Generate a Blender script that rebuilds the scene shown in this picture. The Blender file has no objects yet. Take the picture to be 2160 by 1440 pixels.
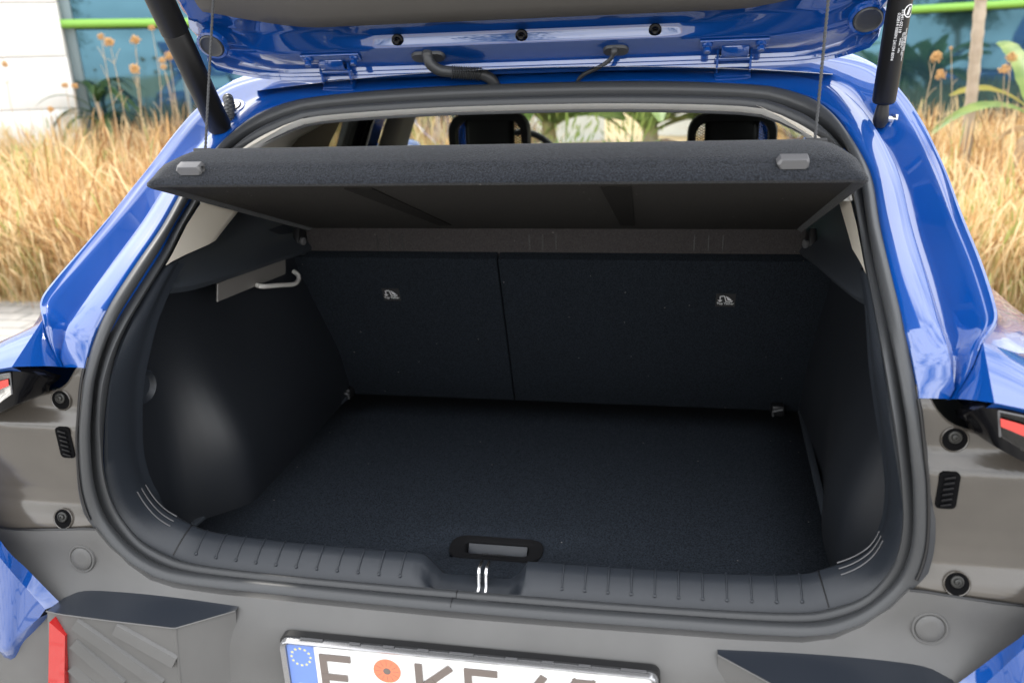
import bpy, bmesh, math, random
from mathutils import Vector, Matrix
random.seed(7)
sc = bpy.context.scene
COL = sc.collection
# ------------------------------------------------------------------ camera
CAM = Vector((0.25016, -1.0, 1.5))
RT = Vector((0.98450, 0.17245, -0.03182)); DN = Vector((0.02657, -0.32604, -0.94498)); FW = Vector((-0.17334, 0.92949, -0.32557))
FPX = 1701.8                                                   # focal length for a 2160 px wide frame
cd = bpy.data.cameras.new('camera'); cam = bpy.data.objects.new('camera', cd); COL.objects.link(cam)
m = Matrix.Identity(4)
for i in range(3):
    m[i][0] = RT[i]; m[i][1] = -DN[i]; m[i][2] = -FW[i]; m[i][3] = CAM[i]
cam.matrix_world = m
cd.sensor_width = 36; cd.lens = 36 * FPX / 2160; cd.clip_start = 0.05; cd.clip_end = 3000
cd.dof.use_dof = True; cd.dof.focus_distance = 1.35; cd.dof.aperture_fstop = 4.0
sc.camera = cam
# ------------------------------------------------------------------ world, sun, exposure
W = bpy.data.worlds.new('World'); sc.world = W; W.use_nodes = True
wn = W.node_tree.nodes; wl = W.node_tree.links
SUN_EL, SUN_AZ = 52, 35                                        # azimuth: degrees from +y (car front) towards -x
sky = wn.new('ShaderNodeTexSky'); sky.sky_type = 'NISHITA'; sky.sun_disc = False
sky.sun_elevation = math.radians(SUN_EL); sky.sun_rotation = math.radians(-SUN_AZ)
sky.air_density = 1.0; sky.dust_density = 3.5; sky.ozone_density = 1.0; sky.altitude = 50
tc = wn.new('ShaderNodeTexCoord'); mp = wn.new('ShaderNodeMapping'); mp.inputs['Scale'].default_value = (1, 1, 2.6)
nz = wn.new('ShaderNodeTexNoise'); nz.inputs['Scale'].default_value = 2.1; nz.inputs['Detail'].default_value = 7; nz.inputs['Roughness'].default_value = .58
cr = wn.new('ShaderNodeValToRGB'); cr.color_ramp.elements[0].position = .28; cr.color_ramp.elements[1].position = .52
mixc = wn.new('ShaderNodeMixRGB'); mixc.inputs[2].default_value = (13.5, 13.7, 14.0, 1)
wl.new(tc.outputs['Generated'], mp.inputs[0]); wl.new(mp.outputs[0], nz.inputs['Vector']); wl.new(nz.outputs['Fac'], cr.inputs[0])
wl.new(cr.outputs[0], mixc.inputs[0]); wl.new(sky.outputs[0], mixc.inputs[1])
bg = wn['Background']; bg.inputs['Strength'].default_value = 0.11
wl.new(mixc.outputs[0], bg.inputs['Color'])
sd = bpy.data.lights.new('sun', 'SUN'); sun = bpy.data.objects.new('sun', sd); COL.objects.link(sun)
sd.energy = 2.2; sd.angle = math.radians(6); sd.color = (1, .95, .87)
el, az = math.radians(SUN_EL), math.radians(SUN_AZ)
sdir = Vector((-math.sin(az) * math.cos(el), math.cos(az) * math.cos(el), math.sin(el)))
sun.rotation_euler = sdir.to_track_quat('Z', 'Y').to_euler(); sun.location = (0, 0, 20)
sc.view_settings.view_transform = 'Standard'; sc.view_settings.look = 'None'; sc.view_settings.gamma = 1
sc.view_settings.use_curve_mapping = False; sc.view_settings.exposure = 1.14
sc.render.engine = 'CYCLES'
sc.cycles.use_denoising = True
sc.cycles.max_bounces = 8; sc.cycles.transparent_max_bounces = 16; sc.cycles.sample_clamp_indirect = 6
sc.cycles.caustics_reflective = False; sc.cycles.caustics_refractive = False

# ------------------------------------------------------------------ helpers
def at(px, py, ax, v):                                        # the point of the place seen at a photo pixel, on the plane axis = v
    d = RT * ((px - 1080) / FPX) + DN * ((py - 720) / FPX) + FW
    t = (v - CAM[ax]) / d[ax]
    return CAM + d * t
def V(*a): return Vector(a)
def lerp(a, b, t): return a + (b - a) * t
def interp(x, tab):
    if x <= tab[0][0]: return tab[0][1]
    for a, b in zip(tab[:-1], tab[1:]):
        if x <= b[0]: return a[1] + (b[1] - a[1]) * (x - a[0]) / (b[0] - a[0])
    return tab[-1][1]
def smooth(x, a, b):
    t = max(0., min(1., (x - a) / (b - a))); return t * t * (3 - 2 * t)
def crv(pts, n, closed=False):                                 # Catmull-Rom through pts, n samples evenly in chord length
    P = [Vector(p) for p in pts]; k = len(P)
    if closed: Q = [P[-1]] + P + [P[0], P[1]]
    else: Q = [P[0] * 2 - P[1]] + P + [P[-1] * 2 - P[-2]]
    fine = []; segs = k if closed else k - 1
    for s in range(segs):
        a, b, c, d = Q[s:s + 4]
        for j in range(14):
            t = j / 14
            fine.append(.5 * ((2 * b) + (c - a) * t + (2 * a - 5 * b + 4 * c - d) * t * t + (3 * b - a - 3 * c + d) * t ** 3))
    fine.append(P[0].copy() if closed else P[-1].copy())
    L = [0]
    for a, b in zip(fine[:-1], fine[1:]): L.append(L[-1] + (b - a).length)
    out = []; j = 0
    for i in range(n):
        s = L[-1] * i / (n if closed else n - 1)
        while j < len(L) - 2 and L[j + 1] < s: j += 1
        u = (s - L[j]) / max(1e-9, L[j + 1] - L[j]); out.append(fine[j].lerp(fine[j + 1], min(1, max(0, u))))
    return out
def crvp(pts, per):                                            # Catmull-Rom, a fixed number of samples per span
    P = [Vector(p) for p in pts]; Q = [P[0] * 2 - P[1]] + P + [P[-1] * 2 - P[-2]]; out = []
    for s in range(len(P) - 1):
        a, b, c, d = Q[s:s + 4]
        for j in range(per):
            t = j / per; out.append(.5 * ((2 * b) + (c - a) * t + (2 * a - 5 * b + 4 * c - d) * t * t + (3 * b - a - 3 * c + d) * t ** 3))
    out.append(P[-1].copy()); return out
MATS = {}
def mat(name, col, rough=.5, metal=0., coat=0., spec=.5, noise=0., nscale=60., bump=0., bscale=300., coatr=.03, aniso=None, detail=4, col2=None, sheen=0., bdist=.001, weave=False):
    if name in MATS: return MATS[name]
    M = bpy.data.materials.new(name); M.use_nodes = True; N = M.node_tree.nodes; Lk = M.node_tree.links
    b = N['Principled BSDF']; b.inputs['Base Color'].default_value = (*col, 1); b.inputs['Roughness'].default_value = rough
    b.inputs['Metallic'].default_value = metal; b.inputs['Coat Weight'].default_value = coat; b.inputs['Coat Roughness'].default_value = coatr
    b.inputs['Specular IOR Level'].default_value = spec; b.inputs['Sheen Weight'].default_value = sheen
    t = N.new('ShaderNodeTexCoord')
    if noise or col2:
        n = N.new('ShaderNodeTexNoise'); n.inputs['Scale'].default_value = nscale; n.inputs['Detail'].default_value = detail
        Lk.new(t.outputs['Object'], n.inputs['Vector'])
        r = N.new('ShaderNodeValToRGB'); c2 = col2 or tuple(min(1, c * (1 + noise)) for c in col); c1 = col if col2 else tuple(c * (1 - noise) for c in col)
        r.color_ramp.elements[0].position = .3; r.color_ramp.elements[1].position = .7
        r.color_ramp.elements[0].color = (*c1, 1); r.color_ramp.elements[1].color = (*c2, 1)
        Lk.new(n.outputs['Fac'], r.inputs[0]); Lk.new(r.outputs[0], b.inputs['Base Color'])
    if 'carpet' in name or 'felt' in name:                     # stray pale fibres
        vo = N.new('ShaderNodeTexVoronoi'); vo.inputs['Scale'].default_value = 26; Lk.new(t.outputs['Object'], vo.inputs['Vector'])
        lt = N.new('ShaderNodeMath'); lt.operation = 'LESS_THAN'; lt.inputs[1].default_value = .035; Lk.new(vo.outputs['Distance'], lt.inputs[0])
        mx = N.new('ShaderNodeMixRGB'); mx.inputs[2].default_value = (.20, .19, .18, 1); Lk.new(lt.outputs[0], mx.inputs[0])
        Lk.new(b.inputs['Base Color'].links[0].from_socket, mx.inputs[1]); Lk.new(mx.outputs[0], b.inputs['Base Color'])
    if bump:
        n = N.new('ShaderNodeTexNoise'); n.inputs['Scale'].default_value = bscale; n.inputs['Detail'].default_value = 3
        Lk.new(t.outputs['Object'], n.inputs['Vector'])
        bp = N.new('ShaderNodeBump'); bp.inputs['Strength'].default_value = bump; bp.inputs['Distance'].default_value = bdist
        Lk.new(n.outputs['Fac'], bp.inputs['Height']); Lk.new(bp.outputs[0], b.inputs['Normal'])
    MATS[name] = M; return M
BLUE = mat('blue_paint', (.0006, .058, .29), .45, 0., 1., .1, bump=.012, bscale=900, noise=.10, nscale=1400, coatr=.015)
BLUE.node_tree.nodes['Principled BSDF'].inputs['Coat IOR'].default_value = 2.1
SEAL = mat('black_rubber', (.045, .047, .050), .40, spec=.5, bump=.12, bscale=500)
LIPP = mat('dark_grey_plastic', (.085, .085, .086), .46, spec=.5, noise=.06, nscale=30, bump=.12, bscale=900)
BUMP = mat('bumper_plastic', (.100, .0985, .0965), .5, spec=.5, noise=.13, nscale=8, bump=.18, bscale=1100)
PANEL = mat('lamp_panel_plastic', (.070, .062, .053), .17, spec=.8, noise=.12, nscale=10, bump=.03, bscale=60)
LEDGE = mat('dark_ledge_plastic', (.018, .022, .03), .35, spec=.5)  # block ledge, darker than the bumper plastic
NAVY = mat('interior_plastic', (.020, .024, .031), .42, spec=.5, bump=.15, bscale=1200)
LEDGEM = mat('ledge_plastic', (.034, .040, .049), .5, spec=.5, bump=.15, bscale=1200)
SIDEP = mat('shaded_side_plastic', (.0105, .0125, .0165), .43, spec=.95, bump=.12, bscale=1200)  # darker copy of the sill's plastic, bay shade put into its colour
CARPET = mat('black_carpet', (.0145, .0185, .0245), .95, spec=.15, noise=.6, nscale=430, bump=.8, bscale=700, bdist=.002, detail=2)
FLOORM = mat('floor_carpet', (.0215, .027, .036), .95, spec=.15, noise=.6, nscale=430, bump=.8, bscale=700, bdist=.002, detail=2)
STRUTM = mat('strut_black', (.0045, .0045, .005), .42, spec=.4)
SHELFM = mat('charcoal_felt', (.017, .0195, .025), .95, spec=.15, noise=.6, nscale=380, bump=.8, bscale=640, bdist=.002, sheen=.15, detail=2)
UNDER = mat('shelf_underside_felt', (.040, .038, .036), .95, spec=.15, noise=.35, nscale=600, bump=.5, bscale=700, bdist=.002, detail=2)
GROOVE = mat('groove_shade_felt', (.020, .019, .018), .95, spec=.1, noise=.3, nscale=600)  # darker copy of the underside felt, groove shade put into its colour
STRIPM = mat('shelf_strip_felt', (.055, .050, .050), .95, spec=.15, noise=.35, nscale=600, bump=.5, bscale=700, bdist=.002, detail=2)
BEIGE = mat('beige_trim', (.78, .72, .62), .65, spec=.3, bump=.15, bscale=1500)
LINER = mat('headliner_fabric', (.78, .76, .72), .9, spec=.2, bump=.25, bscale=1800)
GREYT = mat('grey_tailgate_trim', (.125, .118, .11), .6, spec=.3, bump=.15, bscale=1200)
BLACK = mat('satin_black', (.012, .012, .013), .38, spec=.5)
GLOSS = mat('piano_black', (.004, .004, .005), .12, spec=.25)
STEEL = mat('steel', (.75, .75, .76), .22, 1.)
CHROME = mat('plate_frame_silver', (.42, .42, .43), .25, .8)
SILVER = mat('silver_grey_plastic', (.13, .13, .135), .42, .2)
HOLE = mat('unlit_recess', (.003, .003, .0035), .9, spec=.1)  # near-black colour stands for the shade inside holes
SCREW = mat('dark_screw_steel', (.045, .045, .043), .35, .6)
WHITE = mat('white_print', (.8, .8, .8), .6)
PLATEW = mat('plate_white', (.86, .86, .85), .35)
PLATEB = mat('plate_blue', (.16, .26, .62), .35)
PLATEC = mat('plate_character', (.17, .14, .125), .4)
ORANGE = mat('orange_sticker', (.75, .22, .12), .5)
YELLOW = mat('star_yellow', (.75, .68, .25), .4)
RED = mat('red_reflector', (.45, .014, .014), .2, coat=.8, bump=.3, bscale=260)
REDL = mat('red_lamp', (.60, .04, .03), .15, coat=1.)
TYRE = mat('tyre_rubber', (.02, .02, .02), .8)
SEATM = mat('seat_leather', (.012, .013, .014), .5, spec=.4, bump=.2, bscale=300)
CORD = mat('grey_cord', (.06, .062, .066), .8, bump=.6, bscale=400, bdist=.002)
DARK = mat('dark_interior', (.02, .02, .021), .8)
HOOKM = mat('hook_plastic', (.72, .70, .66), .35)
SHEENM = mat('ledge_sheen_grey', (.16, .15, .14), .35)  # bright reflection under the ledge put into the colour
CLEAR = None
def glass_mat(name, tint, refl=1., rough=.0):
    M = bpy.data.materials.new(name); M.use_nodes = True; N = M.node_tree.nodes; Lk = M.node_tree.links
    N.remove(N['Principled BSDF']); out = N['Material Output']
    tr = N.new('ShaderNodeBsdfTransparent'); tr.inputs[0].default_value = (*tint, 1)
    gl = N.new('ShaderNodeBsdfGlossy'); gl.inputs['Roughness'].default_value = rough
    fr = N.new('ShaderNodeFresnel'); fr.inputs['IOR'].default_value = 1.45
    mx = N.new('ShaderNodeMixShader'); Lk.new(fr.outputs[0], mx.inputs[0]); Lk.new(tr.outputs[0], mx.inputs[1]); Lk.new(gl.outputs[0], mx.inputs[2])
    Lk.new(mx.outputs[0], out.inputs[0]); return M
GLASS = glass_mat('car_window_glass', (.80, .86, .83))
TINT = glass_mat('privacy_glass', (.26, .28, .25))
LENS = glass_mat('lamp_lens', (.72, .70, .68))

def obj(name, verts, faces, material, parent=None, smooth_angle=35, kind=None, label=None, cat=None, group=None, thick=0.):
    me = bpy.data.meshes.new(name)
    off = Vector((0, 0, 0)); p = parent
    while p is not None: off += p.location; p = p.parent
    me.from_pydata([tuple(Vector(v) - off) for v in verts], [], [tuple(f) for f in faces])
    me.update()
    if smooth_angle:
        for pl in me.polygons: pl.use_smooth = True
        if smooth_angle < 179: me.set_sharp_from_angle(angle=math.radians(smooth_angle))
    me.materials.append(material)
    o = bpy.data.objects.new(name, me); COL.objects.link(o)
    if parent is not None: o.parent = parent
    if thick:
        s = o.modifiers.new('thickness', 'SOLIDIFY'); s.thickness = thick; s.offset = -1
    tag(o, label, cat, group, kind); return o
def tag(o, label=None, cat=None, group=None, kind=None):
    for k, v in (('label', label), ('category', cat), ('group', group), ('kind', kind)):
        if v: o[k] = v
    return o
def empty(name, loc, label=None, cat=None, group=None):
    o = bpy.data.objects.new(name, None); COL.objects.link(o); o.location = loc; o.empty_display_size = .1
    return tag(o, label, cat, group)
def join(*parts):
    VV = []; FF = []
    for v, f in parts:
        n = len(VV); VV += [Vector(a) for a in v]; FF += [tuple(i + n for i in q) for q in f]
    return VV, FF
def grid(rows, closed=False, flip=False):                      # rows: list of equally long point lists
    n = len(rows[0]); v = [p for r in rows for p in r]; f = []
    for i in range(len(rows) - 1):
        for j in range(n if closed else n - 1):
            a = i * n + j; b = i * n + (j + 1) % n; c = b + n; d = a + n
            f.append((a, d, c, b) if flip else (a, b, c, d))
    return v, f
def tube(path, r, seg=12, cap=True):
    P = [Vector(p) for p in path]; R = r if isinstance(r, (list, tuple)) else [r] * len(P)
    rows = []; up = None
    for i, p in enumerate(P):
        t = (P[min(i + 1, len(P) - 1)] - P[max(i - 1, 0)]).normalized()
        if up is None: up = Vector((0, 0, 1)) if abs(t.z) < .9 else Vector((1, 0, 0))
        s = t.cross(up).normalized(); up = s.cross(t).normalized()
        rows.append([p + (s * math.cos(a) + up * math.sin(a)) * R[i] for a in [2 * math.pi * k / seg for k in range(seg)]])
    v, f = grid(rows, closed=True)
    if cap:
        f.append(tuple(range(seg))); n = len(v); f.append(tuple(range(n - 1, n - seg - 1, -1)))
    return v, f
def lathe(c, axis, prof, seg=24):                              # prof: (radius, height along axis)
    ax = Vector(axis).normalized(); s = ax.cross(Vector((0, 0, 1)) if abs(ax.z) < .9 else Vector((1, 0, 0))).normalized(); u = s.cross(ax)
    rows = [[Vector(c) + ax * h + (s * math.cos(a) + u * math.sin(a)) * r for a in [2 * math.pi * k / seg for k in range(seg)]] for r, h in prof]
    v, f = grid(rows, closed=True)
    f.append(tuple(range(seg - 1, -1, -1))); n = len(v); f.append(tuple(range(n - seg, n)))
    return v, f
def box(c, size, ax=None, bev=.0):                             # ax: three direction vectors
    A = [Vector(a).normalized() for a in (ax or ((1, 0, 0), (0, 1, 0), (0, 0, 1)))]; c = Vector(c); h = [s / 2 for s in size]
    if bev <= 0:
        v = [c + A[0] * (i * h[0]) + A[1] * (j * h[1]) + A[2] * (k * h[2]) for i in (-1, 1) for j in (-1, 1) for k in (-1, 1)]
        f = [(0, 1, 3, 2), (4, 6, 7, 5), (0, 4, 5, 1), (2, 3, 7, 6), (0, 2, 6, 4), (1, 5, 7, 3)]
        return v, f
    bm = bmesh.new(); bmesh.ops.create_cube(bm, size=1)
    for q in bm.verts: q.co = Vector((q.co.x * size[0], q.co.y * size[1], q.co.z * size[2]))
    bmesh.ops.bevel(bm, geom=bm.edges[:], offset=min(bev, min(size) * .45), segments=2, affect='EDGES', profile=.5)
    bm.verts.index_update()
    v = [c + A[0] * q.co.x + A[1] * q.co.y + A[2] * q.co.z for q in bm.verts]; f = [tuple(w.index for w in q.verts) for q in bm.faces]; bm.free()
    return v, f
def prism(poly, d):                                            # poly: 3D outline, d: extrusion vector
    n = len(poly); d = Vector(d); v = [Vector(p) for p in poly] + [Vector(p) + d for p in poly]
    f = [tuple(range(n)), tuple(range(2 * n - 1, n - 1, -1))] + [(i, i + n, (i + 1) % n + n, (i + 1) % n) for i in range(n)]
    return v, f
def mir(vf, s):
    if s > 0: return vf
    v, f = vf; return [Vector((-p[0], p[1], p[2])) for p in v], [tuple(reversed(q)) for q in f]
def fixn(vf):                                                  # consistent outward normals for closed shapes
    bm = bmesh.new(); vs = [bm.verts.new(p) for p in vf[0]]
    for q in vf[1]:
        try: bm.faces.new([vs[i] for i in q])
        except ValueError: pass
    bmesh.ops.recalc_face_normals(bm, faces=bm.faces[:]); bm.verts.index_update()
    r = [v.co.copy() for v in bm.verts], [tuple(w.index for w in q.verts) for q in bm.faces]; bm.free(); return r
def textvf(s, size, depth=.0004, align='CENTER'):
    c = bpy.data.curves.new('t', 'FONT'); c.body = s; c.size = size; c.extrude = depth; c.align_x = align; c.align_y = 'CENTER'; c.resolution_u = 2
    o = bpy.data.objects.new('t', c); COL.objects.link(o); bpy.context.view_layer.update()
    me = bpy.data.meshes.new_from_object(o.evaluated_get(bpy.context.evaluated_depsgraph_get()))
    r = [v.co.copy() for v in me.vertices], [tuple(p.vertices) for p in me.polygons]
    bpy.data.objects.remove(o); bpy.data.curves.remove(c); bpy.data.meshes.remove(me); return r
def place(vf, o, ex, ey, ez=None):                             # local xyz -> o + ex x + ey y + ez z
    ex = Vector(ex).normalized(); ey = Vector(ey).normalized(); ez = ex.cross(ey) if ez is None else Vector(ez); o = Vector(o)
    return [o + ex * p[0] + ey * p[1] + ez * p[2] for p in vf[0]], vf[1]
def rrect(w, h, r, n=5):
    out = []
    for cx, cy, a0 in ((w / 2 - r, h / 2 - r, 0), (-w / 2 + r, h / 2 - r, 90), (-w / 2 + r, -h / 2 + r, 180), (w / 2 - r, -h / 2 + r, 270)):
        for k in range(n + 1):
            a = math.radians(a0 + 90 * k / n); out.append((cx + r * math.cos(a), cy + r * math.sin(a)))
    return out

# ------------------------------------------------------------------ ground
def ground_mat():
    M = bpy.data.materials.new('paving_blocks'); M.use_nodes = True; N = M.node_tree.nodes; Lk = M.node_tree.links; b = N['Principled BSDF']
    t = N.new('ShaderNodeTexCoord'); br = N.new('ShaderNodeTexBrick'); br.inputs['Scale'].default_value = 1.6; br.inputs['Mortar Size'].default_value = .012
    br.inputs['Color1'].default_value = (.40, .385, .36, 1); br.inputs['Color2'].default_value = (.33, .32, .30, 1); br.inputs['Mortar'].default_value = (.14, .135, .125, 1)
    Lk.new(t.outputs['Object'], br.inputs['Vector']); n = N.new('ShaderNodeTexNoise'); n.inputs['Scale'].default_value = 5; n.inputs['Detail'].default_value = 8
    Lk.new(t.outputs['Object'], n.inputs['Vector']); mx = N.new('ShaderNodeMixRGB'); mx.blend_type = 'MULTIPLY'; mx.inputs[0].default_value = .35
    Lk.new(br.outputs[0], mx.inputs[1]); Lk.new(n.outputs['Fac'], mx.inputs[2]); Lk.new(mx.outputs[0], b.inputs['Base Color']); b.inputs['Roughness'].default_value = .85
    return M
SOIL = mat('dry_soil', (.36, .27, .16), .95, spec=.1, col2=(.50, .38, .22), nscale=3, bump=.6, bscale=20, bdist=.02)
obj('ground', [(-900, -900, -.006), (900, -900, -.006), (900, 900, -.006), (-900, 900, -.006)], [(0, 1, 2, 3)], SOIL, kind='structure')
obj('pavement', [(-30, -40, 0), (30, -40, 0), (30, 3.95, 0), (-30, 3.8, 0)], [(0, 1, 2, 3)], ground_mat(), kind='structure')

# ------------------------------------------------------------------ car: shared curves (x = right, y = towards the car's front, z = up)
car = empty('blue_car', (0, 2, 0), 'bright blue hatchback car seen from behind with its tailgate open', 'car')
S1B = [(0, -.069, .765), (.144, -.069, .766), (.299, -.068, .768), (.381, -.068, .769), (.452, -.068, .772), (.492, -.068, .780), (.529, -.066, .799), (.559, -.064, .827), (.579, -.061, .855), (.589, -.058, .889), (.591, -.055, .929), (.585, -.049, .992), (.578, -.043, 1.032), (.571, -.032, 1.078), (.567, -.024, 1.099), (.561, 0, 1.137), (.557, .04, 1.175), (.557, .115, 1.217), (.561, .21, 1.263), (.567, .298, 1.312), (.564, .351, 1.341), (.549, .418, 1.379), (.531, .471, 1.406), (.502, .516, 1.427), (.453, .551, 1.442), (.40, .565, 1.448), (.289, .581, 1.455), (.15, .592, 1.459), (0, .595, 1.460)]
S2B = [(0, -.008, .754), (.15, -.008, .7545), (.301, -.008, .756), (.41, -.008, .760), (.47, -.008, .766), (.499, -.008, .775), (.541, -.010, .800), (.564, -.012, .838), (.573, -.016, .879), (.571, -.020, .930), (.562, -.022, .976), (.550, -.024, 1.025), (.539, -.013, 1.078), (.536, .027, 1.125), (.541, .110, 1.170), (.543, .195, 1.215), (.542, .25, 1.255), (.542, .338, 1.302), (.530, .40, 1.345), (.510, .430, 1.367), (.478, .462, 1.388), (.435, .497, 1.407), (.397, .511, 1.414), (.289, .522, 1.420), (.15, .530, 1.424), (0, .532, 1.425)]
def loop(half):
    return [Vector(p) for p in half[::-1]] + [Vector((-p[0], p[1], p[2])) for p in half[1:]][:-1]
N1 = 240
def match(half2, base):                                        # resample half2 at the same angle parameters as base
    return crv(half2, base)
def seg(half, marks):                                          # equal samples between landmark indices, so two loops pair up
    fine = crvp(half, 24); out = []
    for a, b, n in marks:
        part = fine[a * 24:b * 24 + 1]; L = [0]
        for p, q in zip(part[:-1], part[1:]): L.append(L[-1] + (q - p).length)
        for i in range(n):
            t = L[-1] * i / n; j = 0
            while j < len(L) - 2 and L[j + 1] < t: j += 1
            out.append(part[j].lerp(part[j + 1], (t - L[j]) / max(1e-9, L[j + 1] - L[j])))
    return out + [fine[-1]]
s1h = seg(S1B, [(0, 4, 34), (4, 10, 22), (10, 14, 12), (14, 19, 24), (19, 23, 14), (23, 28, 14)])
s2h = seg(S2B, [(0, 4, 34), (4, 9, 22), (9, 12, 12), (12, 17, 24), (17, 20, 14), (20, 25, 14)])
def full(h):                                                   # half curve bottom -> top on the right, then mirrored top -> bottom on the left
    return [p.copy() for p in h] + [Vector((-p.x, p.y, p.z)) for p in h[-2:0:-1]]
# pair every s1 point with the nearest-parameter s2 point (equal share of height/width)
def pairing(a, b):
    out = []; j = 0
    for i, p in enumerate(a):
        best = min(range(max(0, j - 3), min(len(b), j + 12)), key=lambda k: (b[k] - p).length); j = max(j, best); out.append(j)
    return out
C1 = full(s1h); C2 = full(s2h)
def framen(i, A, B):                                           # normal of the strip between loops A and B at station i, towards outside
    n = len(A); t = (A[(i + 1) % n] - A[(i - 1) % n]); w = B[i] - A[i]; nn = t.cross(w)
    if nn.length < 1e-9: nn = Vector((0, -1, .5))
    nn.normalize(); return -nn if nn.dot(CAM - A[i]) < 0 else nn
PROF = [(.03, -.016, 0), (.008, -.005, 0), (.025, .003, 0), (.10, .0085, 0), (.24, .010, 0), (.36, .008, 0), (.43, .003, 0), (.47, -.008, 1), (.52, -.015, 1), (.56, -.013, 1), (.60, -.002, 1), (.66, .005, 1), (.75, .0075, 1), (.84, .005, 1), (.90, -.002, 1), (.945, -.010, 1), (.98, -.012, 1), (1.0, -.016, 1)]
NORM = []
for i in range(N1): NORM.append(framen(i, C1, C2))
NS = []
for i in range(N1):
    a = Vector((0, 0, 0))
    for k in range(-4, 5): a += NORM[(i + k) % N1]
    NS.append(a.normalized())
def ring(u, h): return [C1[i].lerp(C2[i], u) + NS[i] * h for i in range(N1)]
outer = [p for p in PROF if p[2] == 0]; inner = [p for p in PROF if p[2] == 1]
v, f = grid([ring(u, h) for u, h, _ in outer] + [ring(.46, -.014)], closed=True)
seal = obj('aperture_seal', v, f, SEAL, car, 60)
v, f = grid([ring(.455, -.016)] + [ring(u, h) for u, h, _ in inner], closed=True)
obj('inner_lip', v, f, SEAL, seal, 60)
# small joint in the seal at bottom centre
i0 = N1 - 2
obj('seal_joint', *tube([C1[i0].lerp(C2[i0], u) + NS[i0] * (h + .0004) for u, h, _ in PROF[2:-3]], .0006, 6), BLACK, seal)

# ------------------------------------------------------------------ car: blue aperture frame (quarter flange, drain channel, roof header)
FS = [((.567, -.024, 1.099), (.610, -.02, 1.098), .5), ((.564, -.012, 1.118), (.628, -.012, 1.135), .6), ((.561, 0, 1.137), (.640, .0, 1.165), .75), ((.5585, .018, 1.157), (.664, .030, 1.181), .9), ((.557, .04, 1.175), (.673, .068, 1.196), 1), ((.557, .115, 1.217), (.682, .156, 1.228), 1), ((.561, .21, 1.263), (.684, .246, 1.267), 1), ((.567, .298, 1.312), (.687, .335, 1.308), 1), ((.564, .351, 1.341), (.685, .402, 1.343), 1), ((.549, .418, 1.379), (.675, .462, 1.385), .9), ((.531, .471, 1.406), (.655, .52, 1.43), .75), ((.502, .516, 1.427), (.62, .585, 1.475), .5), ((.453, .551, 1.442), (.54, .63, 1.497), .3), ((.40, .565, 1.448), (.44, .65, 1.503), .22), ((.289, .581, 1.455), (.30, .655, 1.507), .2), ((.15, .592, 1.459), (.15, .66, 1.510), .2), ((0, .595, 1.460), (0, .66, 1.511), .2)]
FA = crvp([a for a, b, c in FS], 6); FB = crvp([b for a, b, c in FS], 6); NF = len(FA); I0 = 12
amp = [interp(p.z, [(1.099, .35), (1.165, .75), (1.19, 1), (1.34, 1), (1.39, .9), (1.43, .7), (1.475, .45), (1.50, .25)]) for p in FB]
FPROF = [(-.03, -.03), (.0, -.010), (.03, .0005), (.06, .003), (.20, .0045), (.34, .004), (.37, .001), (.41, -.010), (.45, -.020), (.50, -.026), (.56, -.0255), (.62, -.0205), (.70, -.0125), (.78, -.0045), (.83, .0015), (.86, .0030), (.885, .0015), (.91, .0030), (.94, .006), (.975, .005), (1.0, .0)]
FN = []
for i in range(NF):
    t = FA[min(i + 1, NF - 1)] - FA[max(i - 1, 0)]; n = t.cross(FB[i] - FA[i]).normalized()
    if n.dot(CAM - FA[i]) < 0: n = -n
    FN.append(n)
FN = [sum((FN[max(0, min(NF - 1, i + k))] for k in range(-3, 4)), Vector()).normalized() for i in range(NF)]
def uu(u, i):                                                  # the flat flange keeps its width where the frame narrows
    k = min(2.35, max(1., .120 / (FB[i] - FA[i]).length)) if FB[i].z < 1.30 else 1.
    return u * k if u <= .37 else .37 * k + (u - .37) / .63 * (1 - .37 * k)
rows = [[FA[i].lerp(FB[i], uu(u, i)) + FN[i] * h * (amp[i] if h > -.009 or h < -.011 else 1) for i in range(NF)] for u, h in FPROF]
def side_x(z): return interp(z, [(1.09, .83), (1.165, .815), (1.2, .80), (1.26, .77), (1.32, .745), (1.39, .715), (1.455, .665), (1.50, .60)])
# outer skin of the rear pillar: from the lip round to the body side
sk = []
for i in range(NF):
    p = FB[i]; top = smooth(p.z, 1.44, 1.50); sx = max(side_x(p.z), p.x)
    roofz = 1.505 + .03 * (1 - (p.x / .62) ** 2)
    kz = smooth(p.z, 1.160, 1.197)
    dz = .05 * (1 - smooth(p.z, 1.21, 1.32))
    qa = [p + Vector((.006, .004, -.003)), p + Vector((.060, .04, -.027)), p + Vector((.120, .10, -.052)), p + Vector((.180, .20, -.080)), Vector((.860, .74, p.z - .085))]
    qb = [p + Vector((.002, .010, -.002 * (1 - top))), Vector((p.x + .006, p.y + .05, p.z - .006 - dz * .2)), Vector((lerp(p.x, sx, .25), p.y + .12, p.z - .004 - dz * .5)), Vector((lerp(p.x, sx, .6), p.y + .24, p.z - dz * .9)), Vector((sx + .006, max(p.y + .40, .74), p.z - dz))]
    q = [a.lerp(b, kz) for a, b in zip(qa, qb)]
    r = [p + Vector((0, .01, .006)), p + Vector((0, .03, .012)), p + Vector((0, .06, .016)), p + Vector((0, .10, .02)), p + Vector((0, .14, .024))]
    sk.append([a.lerp(b, top) for a, b in zip(q, r)])
vf = grid(rows); vs = grid([FB[I0:]] + [[s[k] for s in sk[I0:]] for k in range(5)])
vf2 = join(vf, mir(vf, -1), vs, mir(vs, -1))
frame = obj('aperture_frame', *vf2, BLUE, car, 40)
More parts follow.
